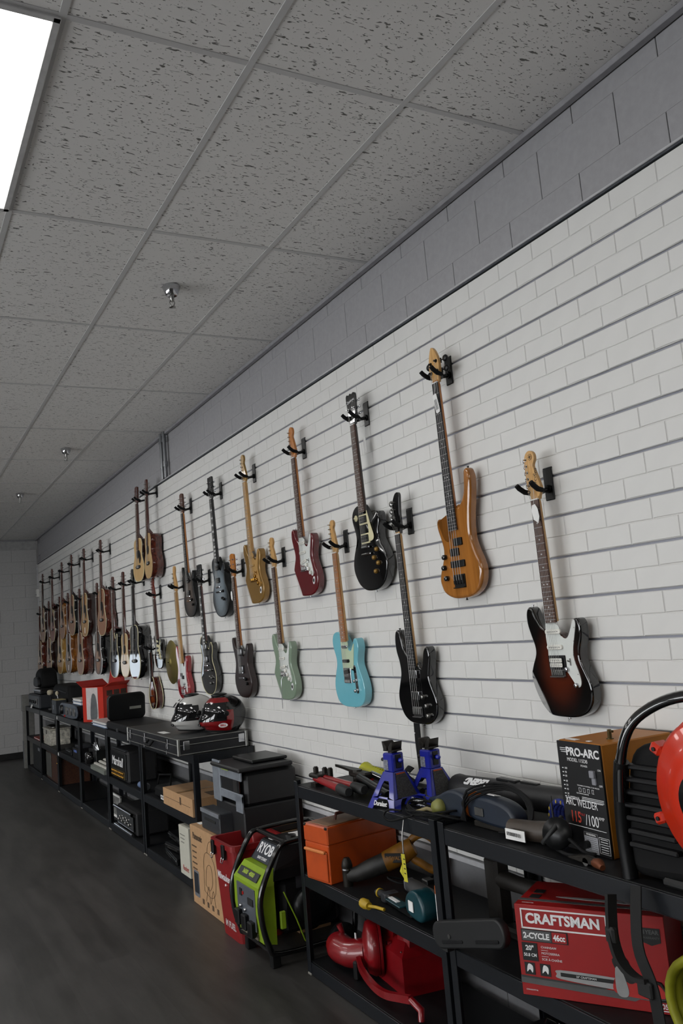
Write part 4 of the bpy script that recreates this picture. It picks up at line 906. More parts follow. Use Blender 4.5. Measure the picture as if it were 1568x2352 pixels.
e=bx('white_carton','white carton with red print standing on the lowest shelf','carton',-.46,6.03,T3,.22,.3,.33,mat('white_carton_board','b5b3a6',.7,var=.04),'carton_body',.002); text('Rocket',.05,front(.02,-.0025,.05),redink,e,sx=.9); text('HEDMAN',.03,front(-.02,-.0025,.26),mat('grey_ink','77756c',.7),e) if 0 else None
for k in range(3): B().box((-.03,-.001,.27-.025*k),(.11-.02*k,.002,.006)).obj('print_line',mat('grey_ink','77756c',.7),e)
# narrow grey cabinet at the far corner
e=thing('utility_panel','narrow pale metal panel standing in the far corner beside the shelving','panel',(-.5,13.72,0)); B().box((0,.1,.42),(.09,.16,.84),.006).box((0,.1,.95),(.11,.18,.24),.006).obj('housing',mat('pale_metal','7d7c78',.5,.2),e); B().box((0,.016,.25),(.05,.006,.3),.002).obj('door_plate',greyp,e)
# ------------------------------------------------------------------ guitar case and helmets
e=thing('guitar_case','long black hard guitar case with silver edges on the shelf top','guitar case',(-.545,6.44,T1+.001),rz=0)
cw,cdp,chh=1.36,.5,.108
tol=mat('case_vinyl','15161a',.45,bump=.3,scale=120); alu=mat('aluminium_edge','8f8f8b',.35,.8)
B().box((0,cdp/2,.032),(cw,cdp,.064),.006).obj('base',tol,e); B().box((0,cdp/2,.087),(cw,cdp,.042),.006).obj('lid',tol,e)
for z in(.066,chh-.003,.004):
    O=[(-cw/2,0),(cw/2,0),(cw/2,cdp),(-cw/2,cdp)]; B().tube([(x,y,z) for x,y in O],.0035,6,closed=True,sm=False).obj('edge_trim',alu,e)
for sx in(-1,1): B().box((sx*cw/2,.004,chh/2),(.02,.02,chh+.004),.004).box((sx*cw/2,cdp-.004,chh/2),(.02,.02,chh+.004),.004).obj('corner_guard',alu,e)
for x in(-.58,-.15,.44):
    l_=B().box((x,-.005,.062),(.045,.008,.07),.003).box((x,-.011,.052),(.02,.006,.04),.002).obj('latch',chrome,e); B().cyl((x,-.01,.018),(x,-.01,-.005),.004,n=6).obj('hasp',chrome,l_)
for x in(cw/2+.004,): 
    for y in(.06,.46): B().box((x,y,.062),(.008,.045,.06),.003).obj('latch',chrome,e)
B().tube([(-.02,-.008,.06),(-.02,-.035,.03),(.1,-.035,.03),(.1,-.008,.06)],.009,8).obj('handle',rubber,e); B().box((.0,.15,chh+.0015),(.16,.05,.0015),M=TR(.12,-.08,0)).obj('paper_slip',paper,e)
def helmet(label,X,Y,z,rz,shellm,stripes,chinm,visorm,podm):
    e=thing('helmet',label,'helmet',(X,Y,z),rz=rz,group='motorcycle helmets on the guitar case')
    P={}
    n,k=56,30
    for i in range(k+1):
        el=R(-52+(90+52)*i/k)
        for j in range(n):
            a=2*PI*j/n; fr=max(0,math.cos(a))
            rx,ry,rz_=.126,.152,.142
            x=rx*math.cos(el)*math.sin(a); y=-ry*math.cos(el)*math.cos(a); zz=rz_*math.sin(el)
            if el<.1: y-=.034*fr*fr*min(1,(.1-el)/.4); 
            if el<0: x*=1+.05*min(1,-el/.6); 
            if math.cos(a)<0: zz-= .0; y*=1.04
            s=1.0
            if el<R(-20): s=1-.0*fr
            zz+=.012*fr*(1 if el<R(-30) else 0)
            P[i,j]=Vector((x*s,y*s,zz+.122))
    G={'shell':B(),'visor':B(),'chin_guard':B()}
    mats={'shell':[shellm]+stripes,'visor':[visorm],'chin_guard':[chinm]+stripes}
    for i in range(k):
        for j in range(n):
            el=-52+(142)*(i+.5)/k; a=(360*(j+.5)/n+180)%360-180
            q=[P[i,j],P[i,(j+1)%n],P[i+1,(j+1)%n],P[i+1,j]]
            aa=abs(a)
            if -16<el<38-(aa/90)**2*12 and aa<88: g='visor'
            elif el<=-16 and aa<100: g='chin_guard'
            else: g='shell'
            mi=0
            if stripes:
                if g=='shell':
                    if 36<el<58 and aa<115-el*.3: mi=1
                    if 60<el<74: mi=2 if len(stripes)>1 else 0
                    if 80<aa<108 and el<14: mi=1
                    if aa>=108: mi=2 if len(stripes)>1 else 0
                elif el>-30 and aa>14: mi=1
                elif aa<22: mi=min(2,len(stripes))
            c=Vector((0,0,.122)); s=1.022 if g=='visor' else 1
            if g=='visor': q=[c+(v-c)*s for v in q]
            G[g].add(q,[(0,3,2,1)],mi,True)
    for g,b in G.items():
        o=b.obj(g,mats[g],e)
        bm=bmesh.new(); bm.from_mesh(o.data); bmesh.ops.remove_doubles(bm,verts=bm.verts,dist=.0004); bm.to_mesh(o.data); bm.free()
    B().tube([tuple(P[0,j]) for j in range(n)],.007,8,closed=True).obj('edge_roll',rubber,e)
    for s_ in(-1,1): B().lathe([(.018,0),(.018,.004),(.014,.006),(0,.007)],18,M=TR(s_*.128,-.0,.135)@RY(s_*90)).obj('pivot_cover',podm,e)
    B().ell((0,-.02,.255),(.05,.06,.018)).obj('air_vent',podm,e)
    B().box((0,-.172,.062),(.06,.014,.02),.005).obj('chin_vent',satin,e)
    return e
visor=mat('smoke_visor','0b0c0e',.04,coat=1); 
hz=T1+.113
e=helmet('white motorcycle helmet with dark visor on the guitar case',-.29,6.12,hz,-6,mat('helmet_white','b9b8b4',.15,coat=1,var=.02),[],mat('helmet_white','b9b8b4',.15,coat=1),visor,satin)
B().lathe([(.022,0),(.022,.002)],18,M=TR(0,-.145,.2)@RX(50)).obj('badge',ink,e); B().prism(spline([(-.02,0),(.06,.012),(.09,.0),(.02,-.014)],3),-.128,-.1,M=TR(.0,.06,.0)@RX(0)@TR(.06,-.0,.22)@RX(-40)).obj('crown_mark',ink,e) if 0 else None
text('Arai',.03,Matrix.Translation((0,-.112,.232))@RX(42),ink,e,'brand_print',bold=.001)
e=helmet('red and black motorcycle helmet with dark visor on the guitar case',-.185,5.82,hz,-10,mat('helmet_black','0a0a0b',.2,coat=.8),[mat('helmet_red','7e0a10',.15,coat=1),mat('helmet_black2','0d0d0e',.25,coat=.7)],mat('helmet_red','7e0a10',.15,coat=1),visor,satin)
M_=TR(.128,-.02,.05)@RZ(0)@RY(0)
B().prism(circ(.032,20,rz=.015),-.002,0,M=TR(.136,-.03,.058)@RZ(80)).obj('badge',wht,e); text('BELL',.019,TR(.1385,-.03,.058)@RZ(80)@RX(90),redink,e,'brand_print',bold=.0008)
# ------------------------------------------------------------------ floor group between the runs
e=thing('appliance_carton','large brown appliance carton with line drawing, standing on the floor','carton',(-.53,5.35,0)); cw,cd_,chh=.6,.46,.487
B().box((0,cd_/2,chh/2),(cw,cd_,chh),.002).obj('carton_body',card,e); text('Panasonic',.055,front(-.155,-.002,.425),cardd,e,bold=.0015,sx=.85)
B().box((0,cd_/2,chh+.0008),(cw,.05,.0012)).obj('tape',mat('brown_tape','8a6a44',.4),e); B().prism(rrect(.1,.16,.012,4,-.215,.13),-.002,0).obj('picture_frame',greyp,e); B().prism(rrect(.082,.125,.004,2,-.215,.135),-.003,-.0015).obj('picture',mat('dark_picture','262a30',.4,var=.4),e)
for k in range(5): B().box((-.23,-.001,.36-.035*k),(.09-.01*(k%3),.002,.008)).obj('print_line',cardd,e)
dr=B()
for P in ([(-.06,.12),(-.05,.3),(0,.36),(.1,.35),(.16,.28),(.14,.14),(.05,.1),(-.06,.12)],[(-.03,.16),(.0,.27),(.08,.29),(.1,.2),(.04,.14),(-.03,.16)],[(.02,.36),(.06,.43),(.14,.44),(.2,.4)],[(-.04,.06),(.02,.16),(.04,.06),(.1,.15),(.13,.06)]):
    dr.tube([(x,-.001,z) for x,z in spline([(p[0],p[1]) for p in P],4,False)],.0014,4)
dr.obj('line_drawing',cardd,e)
for k in range(4): B().box((-.1+.09*k,-.001,.045),(.03,.002,.03)).obj('icon',cardd,e)
B().box((.05,.05,chh+.001),(.06,.03,.002)).obj('hand_hole',ink,e); B().box((-.25,.06,chh+.001),(.07,.03,.0015)).obj('label',paper,e)
e=bx('flat_carton','flat brown carton behind the red bin and the generator','carton',-.25,4.83,0,.4,.2,.487,card,'carton_body',.002); B().box((0,.1,.4875),(.4,.04,.001)).obj('tape',mat('brown_tape','8a6a44',.4),e)
# printer
e=thing('office_printer','black and grey office printer standing on the brown appliance carton','printer',(-.42,5.17,.4885)); pk=mat('printer_black','141416',.5); pg_=mat('printer_grey','8b9199',.25,.3)
B().box((0,.18,.09),(.48,.36,.18),.008).obj('lower_body',pk,e); B().box((0,.19,.28),(.48,.34,.2),.02).obj('upper_body',pk,e)
B().box((-.13,-.04,.065),(.34,.09,.13),.006).obj('paper_tray',dgrey,e); B().box((-.13,-.088,.115),(.34,.006,.025),.002).obj('tray_lip',greyp,e); B().box((-.13,-.087,.07),(.2,.004,.016)).obj('tray_slot',ink,e)
fp=B(); 
for (c,s_) in (((-.175,-.006,.3),(.13,.014,.25)),((.07,-.006,.37),(.36,.014,.07)),((.07,-.006,.235),(.36,.014,.05)),((.2,-.006,.2),(.1,.014,.1))): fp.box(c,s_,.003)
fp.obj('front_panel',pg_,e); B().box((.06,-.004,.3),(.3,.006,.08)).obj('screen',mat('dark_screen','1a1c20',.05,coat=1),e); B().box((.15,-.008,.3),(.07,.003,.07)).obj('control_plate',chrome,e); B().box((.0,-.016,.388),(.12,.003,.015)).obj('button_strip',mat('green_label','8aa03a',.5),e)
B().box((.02,.15,.4),(.5,.36,.025),.008).obj('feeder_lid',pk,e); B().box((.0,.22,.425),(.34,.24,.02),.006).obj('feeder_tray',satin,e)
B().lathe([(.008,0),(.008,.002)],12,M=TR(-.215,-.014,.4)@RX(90)).obj('logo_dot',wht,e)
# red bin
RBIN=mat('red_bin_plastic','7d0f12',.45,var=.05); e=thing('red_bin','tall red plastic tool bin with black clips and white lettering','bin',(-.61,4.835,0))
def ring(w_,d,z,r_=.04): return [(x,y+.17,z) for x,y in rrect(w_,d,r_)]
b=B(); loft(b,[ring(.29,.27,0),ring(.345,.33,.5),ring(.365,.35,.5),ring(.365,.35,.53),ring(.325,.31,.53),ring(.27,.25,.03)],sm=False,closed_ends=False)
b.add(ring(.29,.27,0),[tuple(range(20))[::-1]]); b.add(ring(.27,.25,.03),[tuple(range(20))]); b.obj('bin_body',RBIN,e)
M_=TR(0,.035,0)@RX(-3.6)
text('Milwaukee',.06,TR(-.02,.0146,.33)@RX(90+3.4),wht,e,bold=.001,shear=.2,sx=.8)
B().prism([(-.06,0),(-.01,.018),(-.02,.004),(.06,.03),(.0,.012),(.01,.026)],-.001,0,M=TR(0,.0182,.275)).obj('bolt_mark',wht,e)
text('M FUEL',.05,TR(0,.0302,.07)@RX(90+3.4),mat('pale_ink','b5aaa8',.6),e,bold=.002,shear=.2)
for x in(-.11,.06): 
    c_=B().box((x,-.008,.485),(.04,.016,.08),.004).obj('clip',satin,e); B().tube([(x-.016,-.014,.455),(x-.016,-.022,.43),(x+.016,-.022,.43),(x+.016,-.014,.455)],.003,6).obj('clip_wire',chrome,c_)
B().prism(spline([(-.05,0),(.02,0),(.06,.07),(.05,.16),(.0,.15),(-.02,.1)],3),-.05,.05,.008,2,M=TR(.07,.2,.4)).obj('inner_tray',RBIN,e)
# generator
e=thing('generator','black and lime green portable generator with tubular frame on the floor','generator',(-.6,4.4,0)); lime=mat('lime_plastic','7f9a1e',.4,var=.04); tubm=mat('gloss_black_tube','0a0a0b',.2,coat=.5)
for x in(-.2,.2):
    B().tube(spline([(x,0,.14),(x,-.03,.3),(x,-.02,.45),(x,.08,.66),(x,.16,.7),(x,.42,.7),(x,.5,.62),(x,.5,.14),(x,.42,.08),(x,.06,.08)],4),.016,10,closed=True).obj('frame_tube',tubm,e)
for y,z in((.14,.695),(.45,.69),(.01,.11)): B().cyl((-.2,y,z),(.2,y,z),.016,n=10).obj('cross_tube',tubm,e)
loft(B(),[[(-.165,-.012,.14),(.165,-.012,.14),(.165,.06,.12),(-.165,.06,.12)],[(-.175,-.03,.3),(.175,-.03,.3),(.175,.06,.3),(-.175,.06,.3)],[(-.175,-.028,.46),(.175,-.028,.46),(.175,.06,.46),(-.175,.06,.46)],[(-.15,.03,.55),(.15,.03,.55),(.15,.08,.55),(-.15,.08,.55)]],sm=False).obj('front_fascia',lime,e)
B().box((0,-.031,.32),(.25,.006,.24),.002).obj('control_panel',mat('panel_grey','4b4f55',.5),e)
M_=TR(0,-.0,.505)@RX(-32)
o=B().box((0,-.004,0),(.26,.008,.05),.002,M=TR(0,-.004,.5)@RX(-32)).obj('rating_plate',dgrey,e); text('3600  4000',.034,TR(0,-.004,.5)@RX(-32)@front(0,-.0086,.004),mat('lime_ink','9db53a',.5),e,'rating_print',bold=.001,shear=.15)
for x,z in((-.09,.24),(0,.23),(.085,.21)): B().box((x,-.045,z),(.06,.03,.09),.006).obj('outlet_cover',satin,e)
for x,z in((-.06,.31),(.0,.3)): knob(e,x,-.034,z,.012,.016,chrome)
B().box((-.06,-.036,.39),(.03,.008,.04)).obj('switch',ink,e); B().box((-.03,-.036,.39),(.012,.008,.016)).obj('red_lamp',redink,e); B().box((.07,-.036,.36),(.07,.006,.04)).obj('meter',ink,e)
B().box((0,-.016,.165),(.22,.004,.04),M=TR(0,-.004,0)).obj('warning_label',mat('tan_label','6b6252',.6),e)
tk=B(); loft(tk,[[(-.17,.06,.48),(.17,.06,.48),(.17,.46,.48),(-.17,.46,.48)],[(-.17,.07,.54),(.17,.07,.54),(.17,.46,.56),(-.17,.46,.56)],[(-.13,.14,.66),(.13,.14,.66),(.15,.44,.66),(-.15,.44,.66)]],sm=False).obj('fuel_tank',black,e)
o=B().box((0,0,0),(.25,.006,.12),.002,M=TR(0,.098,.605)@RX(-33)).obj('name_plate',mat('slate_plate','2c3038',.4),e)
text('RYOBI',.085,TR(0,.098,.605)@RX(-33)@front(0,-.0036,.014),wht,e,'brand_print',bold=.002,sx=.85); text('EASY START',.022,TR(0,.098,.605)@RX(-33)@front(0,-.0036,-.04),wht,e,'brand_print',bold=.0006)
B().box((0,.33,.664),(.2,.1,.003)).obj('label_sheet',paper,e); B().box((-.05,.17,.664),(.05,.04,.003)).obj('label_sheet',paper,e); B().lathe([(.03,0),(.03,.02),(0,.022)],14,M=TR(0,.25,.66)).obj('fuel_cap',satin,e)
B().box((0,.27,.31),(.32,.34,.32),.03).obj('engine',black,e); B().lathe([(.11,0),(.11,.03),(.06,.04),(0,.04)],20,M=TR(.16,.27,.3)@RY(90)).obj('recoil_cover',satin,e)
B().box((.162,.3,.46),(.004,.22,.1)).obj('side_label',dgrey,e); text('WARNING',.02,TR(.1648,.3,.49)@RZ(90)@RX(90),redink,e,'side_print'); B().prism([(-.02,0),(.02,0),(0,.034)],-.001,.001,M=TR(.166,.24,.43)@RZ(90)).obj('warning_triangle',mat('yellow_ink','c09a20',.5),e)
B().tube([(.2,.1,.42),(.205,.16,.25),(.2,.2,.12),(.2,.25,.06)],.004,6).obj('yellow_wire',lime,e); B().box((.19,.09,.26),(.02,.03,.1),.004).obj('lime_clip',lime,e)
for x in(-.2,.2): B().lathe([(.03,-.02),(.075,-.022),(.08,0),(.075,.022),(.03,.02)],18,M=TR(x,.42,.08)@RY(90)).obj('wheel',rubber,e)
for x in(-.17,.17): B().box((x,.04,.04),(.04,.05,.08),.006).obj('foot',rubber,e)
e.scale=(1,1,.86); e.location=(-.59,4.45,0)
# ------------------------------------------------------------------ tools on the near shelving: top
RT=mat('red_enamel','8c0f16',.3,coat=.4,var=.08); IRON=mat('dark_iron','26231f',.45,.6,var=.2,scale=40); GRIP=mat('black_grip','141414',.6)
def lay(P,z): return [(-(p[1]),p[0],z) for p in P]
# red-handled bolt cutter: two handles
e=thing('bolt_cutter','bolt cutter with two red tubular handles lying on the shelf top','bolt cutter',(-.42,3.75,T1),rz=0)
hm=[((-.22,.03,.035),(.24,-.03,.035)),((-.15,.05,.04),(.28,.03,.04))]
for p0,p1 in hm:
    a=Vector(p0); b_=Vector(p1); d=(b_-a)
    h=B().tube([a,a+d*.75],[.016,.02],12).obj('handle',RT,e); B().tube([a+d*.75,a+d*.98,b_],[.0235,.0235,.018],12).obj('grip',GRIP,h)
B().box((-.2,.045,.05),(.1,.08,.02),.006).obj('jaw_plate',IRON,e)
for x,y in((-.23,.04),(-.17,.06),(-.13,.07)): B().cyl((x,y,.03),(x,y,.085),.014,n=8).cyl((x,y,.075),(x,y,.09),.01,n=6).obj('pivot_bolt',IRON,e)
B().cyl((-.3,.05,.04),(-.2,.045,.045),.013,n=10).obj('jaw',nickel,e)
for x in(-.2,.1): B().box((x,.03,.008),(.05,.05,.018)).obj('rest_lug',IRON,e)
e=thing('pruning_lopper','long black-handled lopper with dark blades lying behind the bolt cutter','lopper',(-.36,3.6,T1))
B().prism(spline([(-.3,0),(-.2,.012),(-.06,.03),(-.04,-.01),(-.16,-.012)],3),-.006,.006,M=TR(-.02,.06,.09)@RX(90)).obj('blade',IRON,e); B().box((-.06,.06,.075),(.16,.05,.03),.008).obj('pivot_block',IRON,e)
for k,(a,b_) in enumerate((((-.02,.03,.07),(.34,-.03,.045)),((.0,.09,.075),(.36,.06,.05)))): B().tube([a,b_],.017,12).obj('handle',satin if k==0 else gloss_black,e)
B().cyl((-.1,.06,0),(-.1,.06,.08),.02,n=10).obj('rest_foot',IRON,e); B().box((.34,.015,.018),(.03,.12,.036)).obj('rest_foot',GRIP,e)
e=thing('yellow_lopper','lopper with bright yellow grips at the back of the shelf top','lopper',(-.25,3.6,T1)); YEL=mat('yellow_grip','a8a81c',.5,var=.05)
B().tube([(-.17,.03,.07),(-.15,.03,.072),(-.11,.03,.07),(.04,.02,.06),(.08,.02,.058)],[.03,.04,.03,.026,.033],14).obj('grip',YEL,e)
for k in range(6): B().tube([(-.08+.022*k,.03-.026,.069-.001*k),(-.075+.022*k,.03,.098-.001*k),(-.07+.022*k,.056,.069)],.004,6).obj('grip_rib',YEL,e)
B().tube([(.08,.02,.058),(.4,-.005,.045)],.014,10).obj('shaft',GRIP,e); B().box((.12,.015,.055),(.08,.034,.032),.004).obj('white_label',paper,e); B().tube([(-.02,-.03,.05),(.04,-.034,.048)],.013,10).obj('red_collar',RT,e); B().tube([(.04,-.034,.048),(.36,-.06,.04)],.012,10).obj('shaft',GRIP,e)
for x in(-.1,.32): B().box((x,-.01,.016),(.03,.08,.034),.004).obj('rest_foot',GRIP,e)
# jack stands
JB=mat('blue_jack_paint','16208a',.3,coat=.5,var=.08); LAB=mat('warning_label_print','2c2b2a',.7,var=.8,scale=160)
def jack(label,X,Y,rz):
    e=thing('jack_stand',label,'jack stand',(X,Y,T1),rz=rz,group='blue jack stands')
    b0,t0,h=.092,.034,.155
    body=B()
    for k in range(4):
        M=RZ(90*k)
        def pt(u,z,o=0): 
            s=b0+(t0-b0)*z/h; return (u*s,-s+o,z)
        def quad(P): 
            body.add([pt(*p) for p in P]+[pt(p[0],p[1],.004) for p in P],[tuple(range(len(P))),tuple(range(2*len(P)-1,len(P)-1,-1))]+[(i,len(P)+i,len(P)+(i+1)%len(P),(i+1)%len(P)) for i in range(len(P))],0,False,M)
        quad([(-1,0),(-.62,0),(-.55,.03),(-.4,.045),(-.42,.11),(-1,h)][:4]+[(-1,.045)]); quad([(1,0),(1,.045),(.4,.045),(.55,.03),(.62,0)]); quad([(-.4,.045),(.4,.045),(.4,.052),(-.4,.052)])
        quad([(-1,.045),(-.55,.052),(-.45,.1),(-.3,.118),(-.3,h),(-1,h)]); quad([(1,.045),(1,h),(.3,h),(.3,.118),(.45,.1),(.55,.052)]); quad([(-.3,.118),(.3,.118),(.3,h),(-.3,h)])
    body.obj('base_frame',JB,e)
    B().box((0,0,.195),(.066,.066,.085),.006).obj('ratchet_housing',JB,e); B().box((.034,0,.2),(.006,.03,.06),.002).obj('ratchet_slot',satin,e)
    # label on the side facing the camera
    V=[(.0,0,0)]
    s1=b0+(t0-b0)*.05/h; s2=b0+(t0-b0)*.15/h
    B().add([(s1+.003,-s1*.72,.05),(s1+.003,s1*.72,.05),(s2+.003,s2*.72,.15),(s2+.003,-s2*.72,.15)],[(0,1,2,3)]).add([(s1+.001,-s1*.72,.05),(s1+.001,s1*.72,.05),(s2+.001,s2*.72,.15),(s2+.001,-s2*.72,.15)],[(3,2,1,0)]).obj('warning_label',LAB,e)
    B().box((s2+.004,0,.147),(.002,s2*1.3,.007)).obj('label_stripe',mat('orange_ink','a84a18',.6),e)
    B().box((-.02,0,.195),(.03,.07,.05),.001).obj('rating_label',mat('pale_label','6f717c',.6,var=.6,scale=120),e) if 0 else B().box((-.012,-.0335,.185),(.03,.002,.045)).obj('rating_label',mat('pale_label','6f717c',.6,var=.6,scale=120),e)
    B().cyl((-.03,0,.2),(-.075,-.0,.2),.0085,n=10).obj('handle_pin',GRIP,e); B().ell((.05,0,.205),(.014,.011,.011)).obj('pivot_pin',JB,e)
    B().cyl((0,0,.22),(0,0,.25),.02,n=12).obj('ratchet_bar',IRON,e)
    sd=B().box((0,0,.248),(.07,.05,.008),.002); loft(sd,[[(-.024,-.022,.25),(.024,-.022,.25),(.024,.022,.25),(-.024,.022,.25)],[(-.034,-.03,.28),(-.006,-.02,.268),(-.006,.02,.268),(-.034,.03,.28)]][:1]*1 or [],sm=False) if 0 else None
    for s_ in(-1,1): sd.prism([(s_*.004,.25),(s_*.028,.25),(s_*.036,.288),(s_*.026,.286),(s_*.006,.266)],-.028,.028,.001,1)
    sd.obj('saddle',IRON,e)
    e.scale=(1,1,.94)
    text('Duralast',.028,TR(-.01,-.0835,.024)@RX(90-20.5),wht,e,bold=.0008,sx=.9)
    return e
jack('blue jack stand nearest the shelf edge, with a black handle pin','' or -.365,3.235,8); jack('blue jack stand behind the other, beside the black strap',-.225,3.16,8)
# strap hanging from the black bass
e=thing('guitar_strap','black woven strap hanging down from the black bass guitar','strap',(-.03,3.5,T1))
def ribbon(P,w_,t=.003,ax=(1,0,0)):
    return B().tube(P,[(w_/2*1.41,t*.7)]*len(P),4,flat=ax,sm=False)
ribbon([(-.03,-.012,.3),(-.028,-.014,.2),(-.02,-.014,.08),(-.015,-.016,.03)],.05,ax=(1,0,0)).obj('webbing',rubber,e)
b=B(); P=spline([(-.02,-.02,.03),(-.05,-.02,.012),(-.1,-.03,.02),(-.13,-.04,.045),(-.1,-.05,.075),(-.05,-.05,.07)],5,False); b.tube(P,[(.022,.003)]*len(P),4,flat=(0,1,0),sm=False); b.obj('looped_end',rubber,e); B().box((-.05,-.018,.24),(.014,.002,.004)).obj('size_tab',wht,e)
# blower tube with white print
e=thing('blower_tube','long black blower tube with white print lying against the wall','blower tube',(-.19,2.77,T1)); TB=mat('tube_black','18181a',.5,var=.2)
p0=Vector((-.33,.05,.058)); p1=Vector((.42,.07,.085)); d=p1-p0
B().tube([p0,p0+d*.02,p0+d*.06,p0+d*.5],[.052,.056,.052,.052],20).obj('front_tube',TB,e); B().tube([p0+d*.48,p0+d*.52,p1],[.055,.05,.048],20).obj('rear_tube',TB,e); 
B().box(tuple(p0+d*.45+Vector((0,.0,.053))),(.12,.03,.01),.003).obj('lock_tab',satin,e); B().box(tuple(p0+d*.62+Vector((0,.0,.05))),(.1,.02,.01),.003).obj('lock_tab',satin,e)
text('LEGEND',.042,TR(*(p0+d*.24))@RY(-math.degrees(math.atan2(d.z,d.x)))@RX(40)@TR(0,0,.0525)@RZ(180),wht,e,bold=.003,shear=.2,sx=.95)
for k in range(5): B().box(tuple(p0+d*(.38+.02*k)+Vector((0,-.045,-.02))),(.006,.02,.02)).obj('rib',satin,e)
for k in range(5): B().box(tuple(p0+d*(.93+.018*k)+Vector((0,-.03,.03))),(.006,.03,.03)).obj('rib',satin,e)
# power tools
NAVY=mat('navy_plastic','16202e',.45,var=.15); ORNG=mat('orange_plastic','b05a10',.5)
def cable(pts,r_=.0045,m=rubber,n=6): return B().tube(spline(pts,5,False),r_,6)
e=thing('circular_saw','dark blue circular saw with steel shoe and yellow-green cap','saw',(-.33,2.86,T1)); B().prism(spline([(-.09,.02),(.06,.01),(.12,.04),(.11,.1),(.03,.115),(-.05,.09),(-.1,.06)],4),-.03,.04,.012,3).obj('motor_housing',NAVY,e)
B().box((-.1,.05,.012),(.36,.13,.006),.002).obj('steel_shoe',chrome,e); B().box((-.1,.05,.006),(.02,.02,.012)).obj('shoe_foot',IRON,e); B().lathe([(.0,-.03),(.028,-.028),(.034,0),(.026,.02),(0,.022)],14,M=TR(-.05,-.04,.04)@RX(90)).obj('end_cap',mat('olive_cap','7a7a3c',.5),e)
B().prism(spline([(-.2,.02),(-.1,.02),(-.08,.045),(-.14,.06),(-.21,.045)],4),.02,.05,.006,2).obj('front_handle',NAVY,e)
e=thing('coiled_cord','coiled black power cord with a pale tie hanging over the shelf edge','power cord',(-.43,2.98,T1))
b=B()
for k in range(5):
    rr=.1+.012*k; b.tube([((rr*1.25)*math.cos(t*PI/10)+.012*k,.06+rr*.55*math.sin(t*PI/10),.008+.006*(k%3)+.012*(1+math.sin(t*PI/5+k))) for t in range(20)],.0042,6,closed=True)
b.obj('coil',rubber,e); B().tube([(-.01,-.0,.02),(.03,.03,.035),(.06,.06,.02)],.008,8).obj('tie',mat('tan_tie','8f835e',.6),e); cable([(-.12,.0,.01),(-.17,-.03,.012),(-.18,-.05,-.01),(-.12,-.055,-.02),(-.04,-.045,.0),(.0,-.02,.012)]).obj('loose_loop',rubber,e)
e=thing('hang_tag','yellow handwritten tag hanging from the cord below the shelf edge','tag',(-.485,3.02,T2+.2)); YT=mat('yellow_tag','b9b02a',.6)
B().box((0,0,.04),(.028,.0015,.105),.0005,M=RY(-4)).obj('card',YT,e); B().prism([(-.014,.0),(-.04,.02),(-.02,.05)],-.001,0).obj('folded_corner',YT,e); cable([(0,0,.095),(-.004,.004,.16),(-.008,.02,.22)],.003).obj('wire',nickel,e)
for k in range(4): B().box((.002,-.0016,.02+.018*k),(.012,.0008,.004)).obj('handwriting',ink,e)
e=thing('jigsaw','dark blue jigsaw with orange ring wrapped in its black cord','jigsaw',(-.36,2.62,T1))
B().prism(spline([(-.1,.03),(.1,.015),(.16,.04),(.15,.085),(.08,.11),(-.05,.115),(-.11,.085)],4),-.035,.035,.014,3,M=TR(0,.03,0)).obj('housing',NAVY,e); B().tube([(-.1,.03,.07),(-.115,.03,.07)],.048,18).obj('orange_ring',ORNG,e); B().tube([(-.115,.03,.07),(-.15,.03,.07)],[.044,.03],16).obj('nose',satin,e); B().box((-.03,-.008,.06),(.05,.006,.03),.002).obj('vent',nickel,e); B().box((.0,.01,.123),(.07,.03,.002),M=RX(-12)).obj('white_sticker',paper,e)
B().box((.02,.03,.012),(.2,.06,.022),.004).obj('sole_plate',IRON,e)
cb=B()
for k in range(4): cb.tube(spline([(-.13+.01*k,-.02,.02),(-.06,-.02-.004*k,.1+.012*k),(.05,.06,.14+.006*k),(.16+.01*k,.06,.11),(.2,.02,.03),(.1,-.025,.012)],4,False),.0045,6)
cb.obj('cord',rubber,e)
e=thing('angle_grinder','brown angle grinder with white price label at the shelf edge','angle grinder',(-.385,2.31,T1)); B().tube([(-.16,.02,.034),(-.06,.03,.036),(.0,.04,.04),(.08,.06,.05)],[.03,.034,.036,.03],16).obj('motor_body',mat('worn_brown_case','3a3129',.5,var=.3),e); B().box((-.09,-.016,.028),(.09,.003,.035),.0,M=RZ(6)).obj('price_label',paper,e)
for k in range(9): B().box((-.125+.008*k,-.0185-.0006*k,.03),(.003,.001,.012),M=RZ(6)).obj('bar',ink,e)
text('$34.99',.011,TR(-.105,-.0195,.041)@RZ(6)@RX(90),ink,e,'price_print'); B().tube([(.02,.05,.03),(.03,.0,.02),(.06,-.03,.03),(.1,-.01,.08),(.08,.04,.1)],.009,8).obj('guard_loop',GRIP,e); B().lathe([(.05,0),(.05,.012),(0,.014)],18,M=TR(.1,.0,.06)@RX(70)@RY(20)).obj('guard',satin,e)
e=thing('rope_coil','coil of blue rope with yellow flecks beside the arc welder','rope',(-.27,2.36,T1)); RP=mat('blue_rope','14246e',.8,var=.7,scale=120)
b=B()
for k in range(4): b.tube([((.055-.006*k)*math.cos(t*PI/8),.04+.012*k,.062+(.052-.005*k)*math.sin(t*PI/8)) for t in range(16)],.0095,8,closed=True)
b.obj('coil',RP,e); b=B()
for t in range(14): b.ell((.055*math.cos(t*PI/7),.031,.062+.052*math.sin(t*PI/7)),(.004,.003,.007),6,4)
b.obj('yellow_flecks',mat('rope_yellow','a8923a',.8),e)['kind']='stuff'
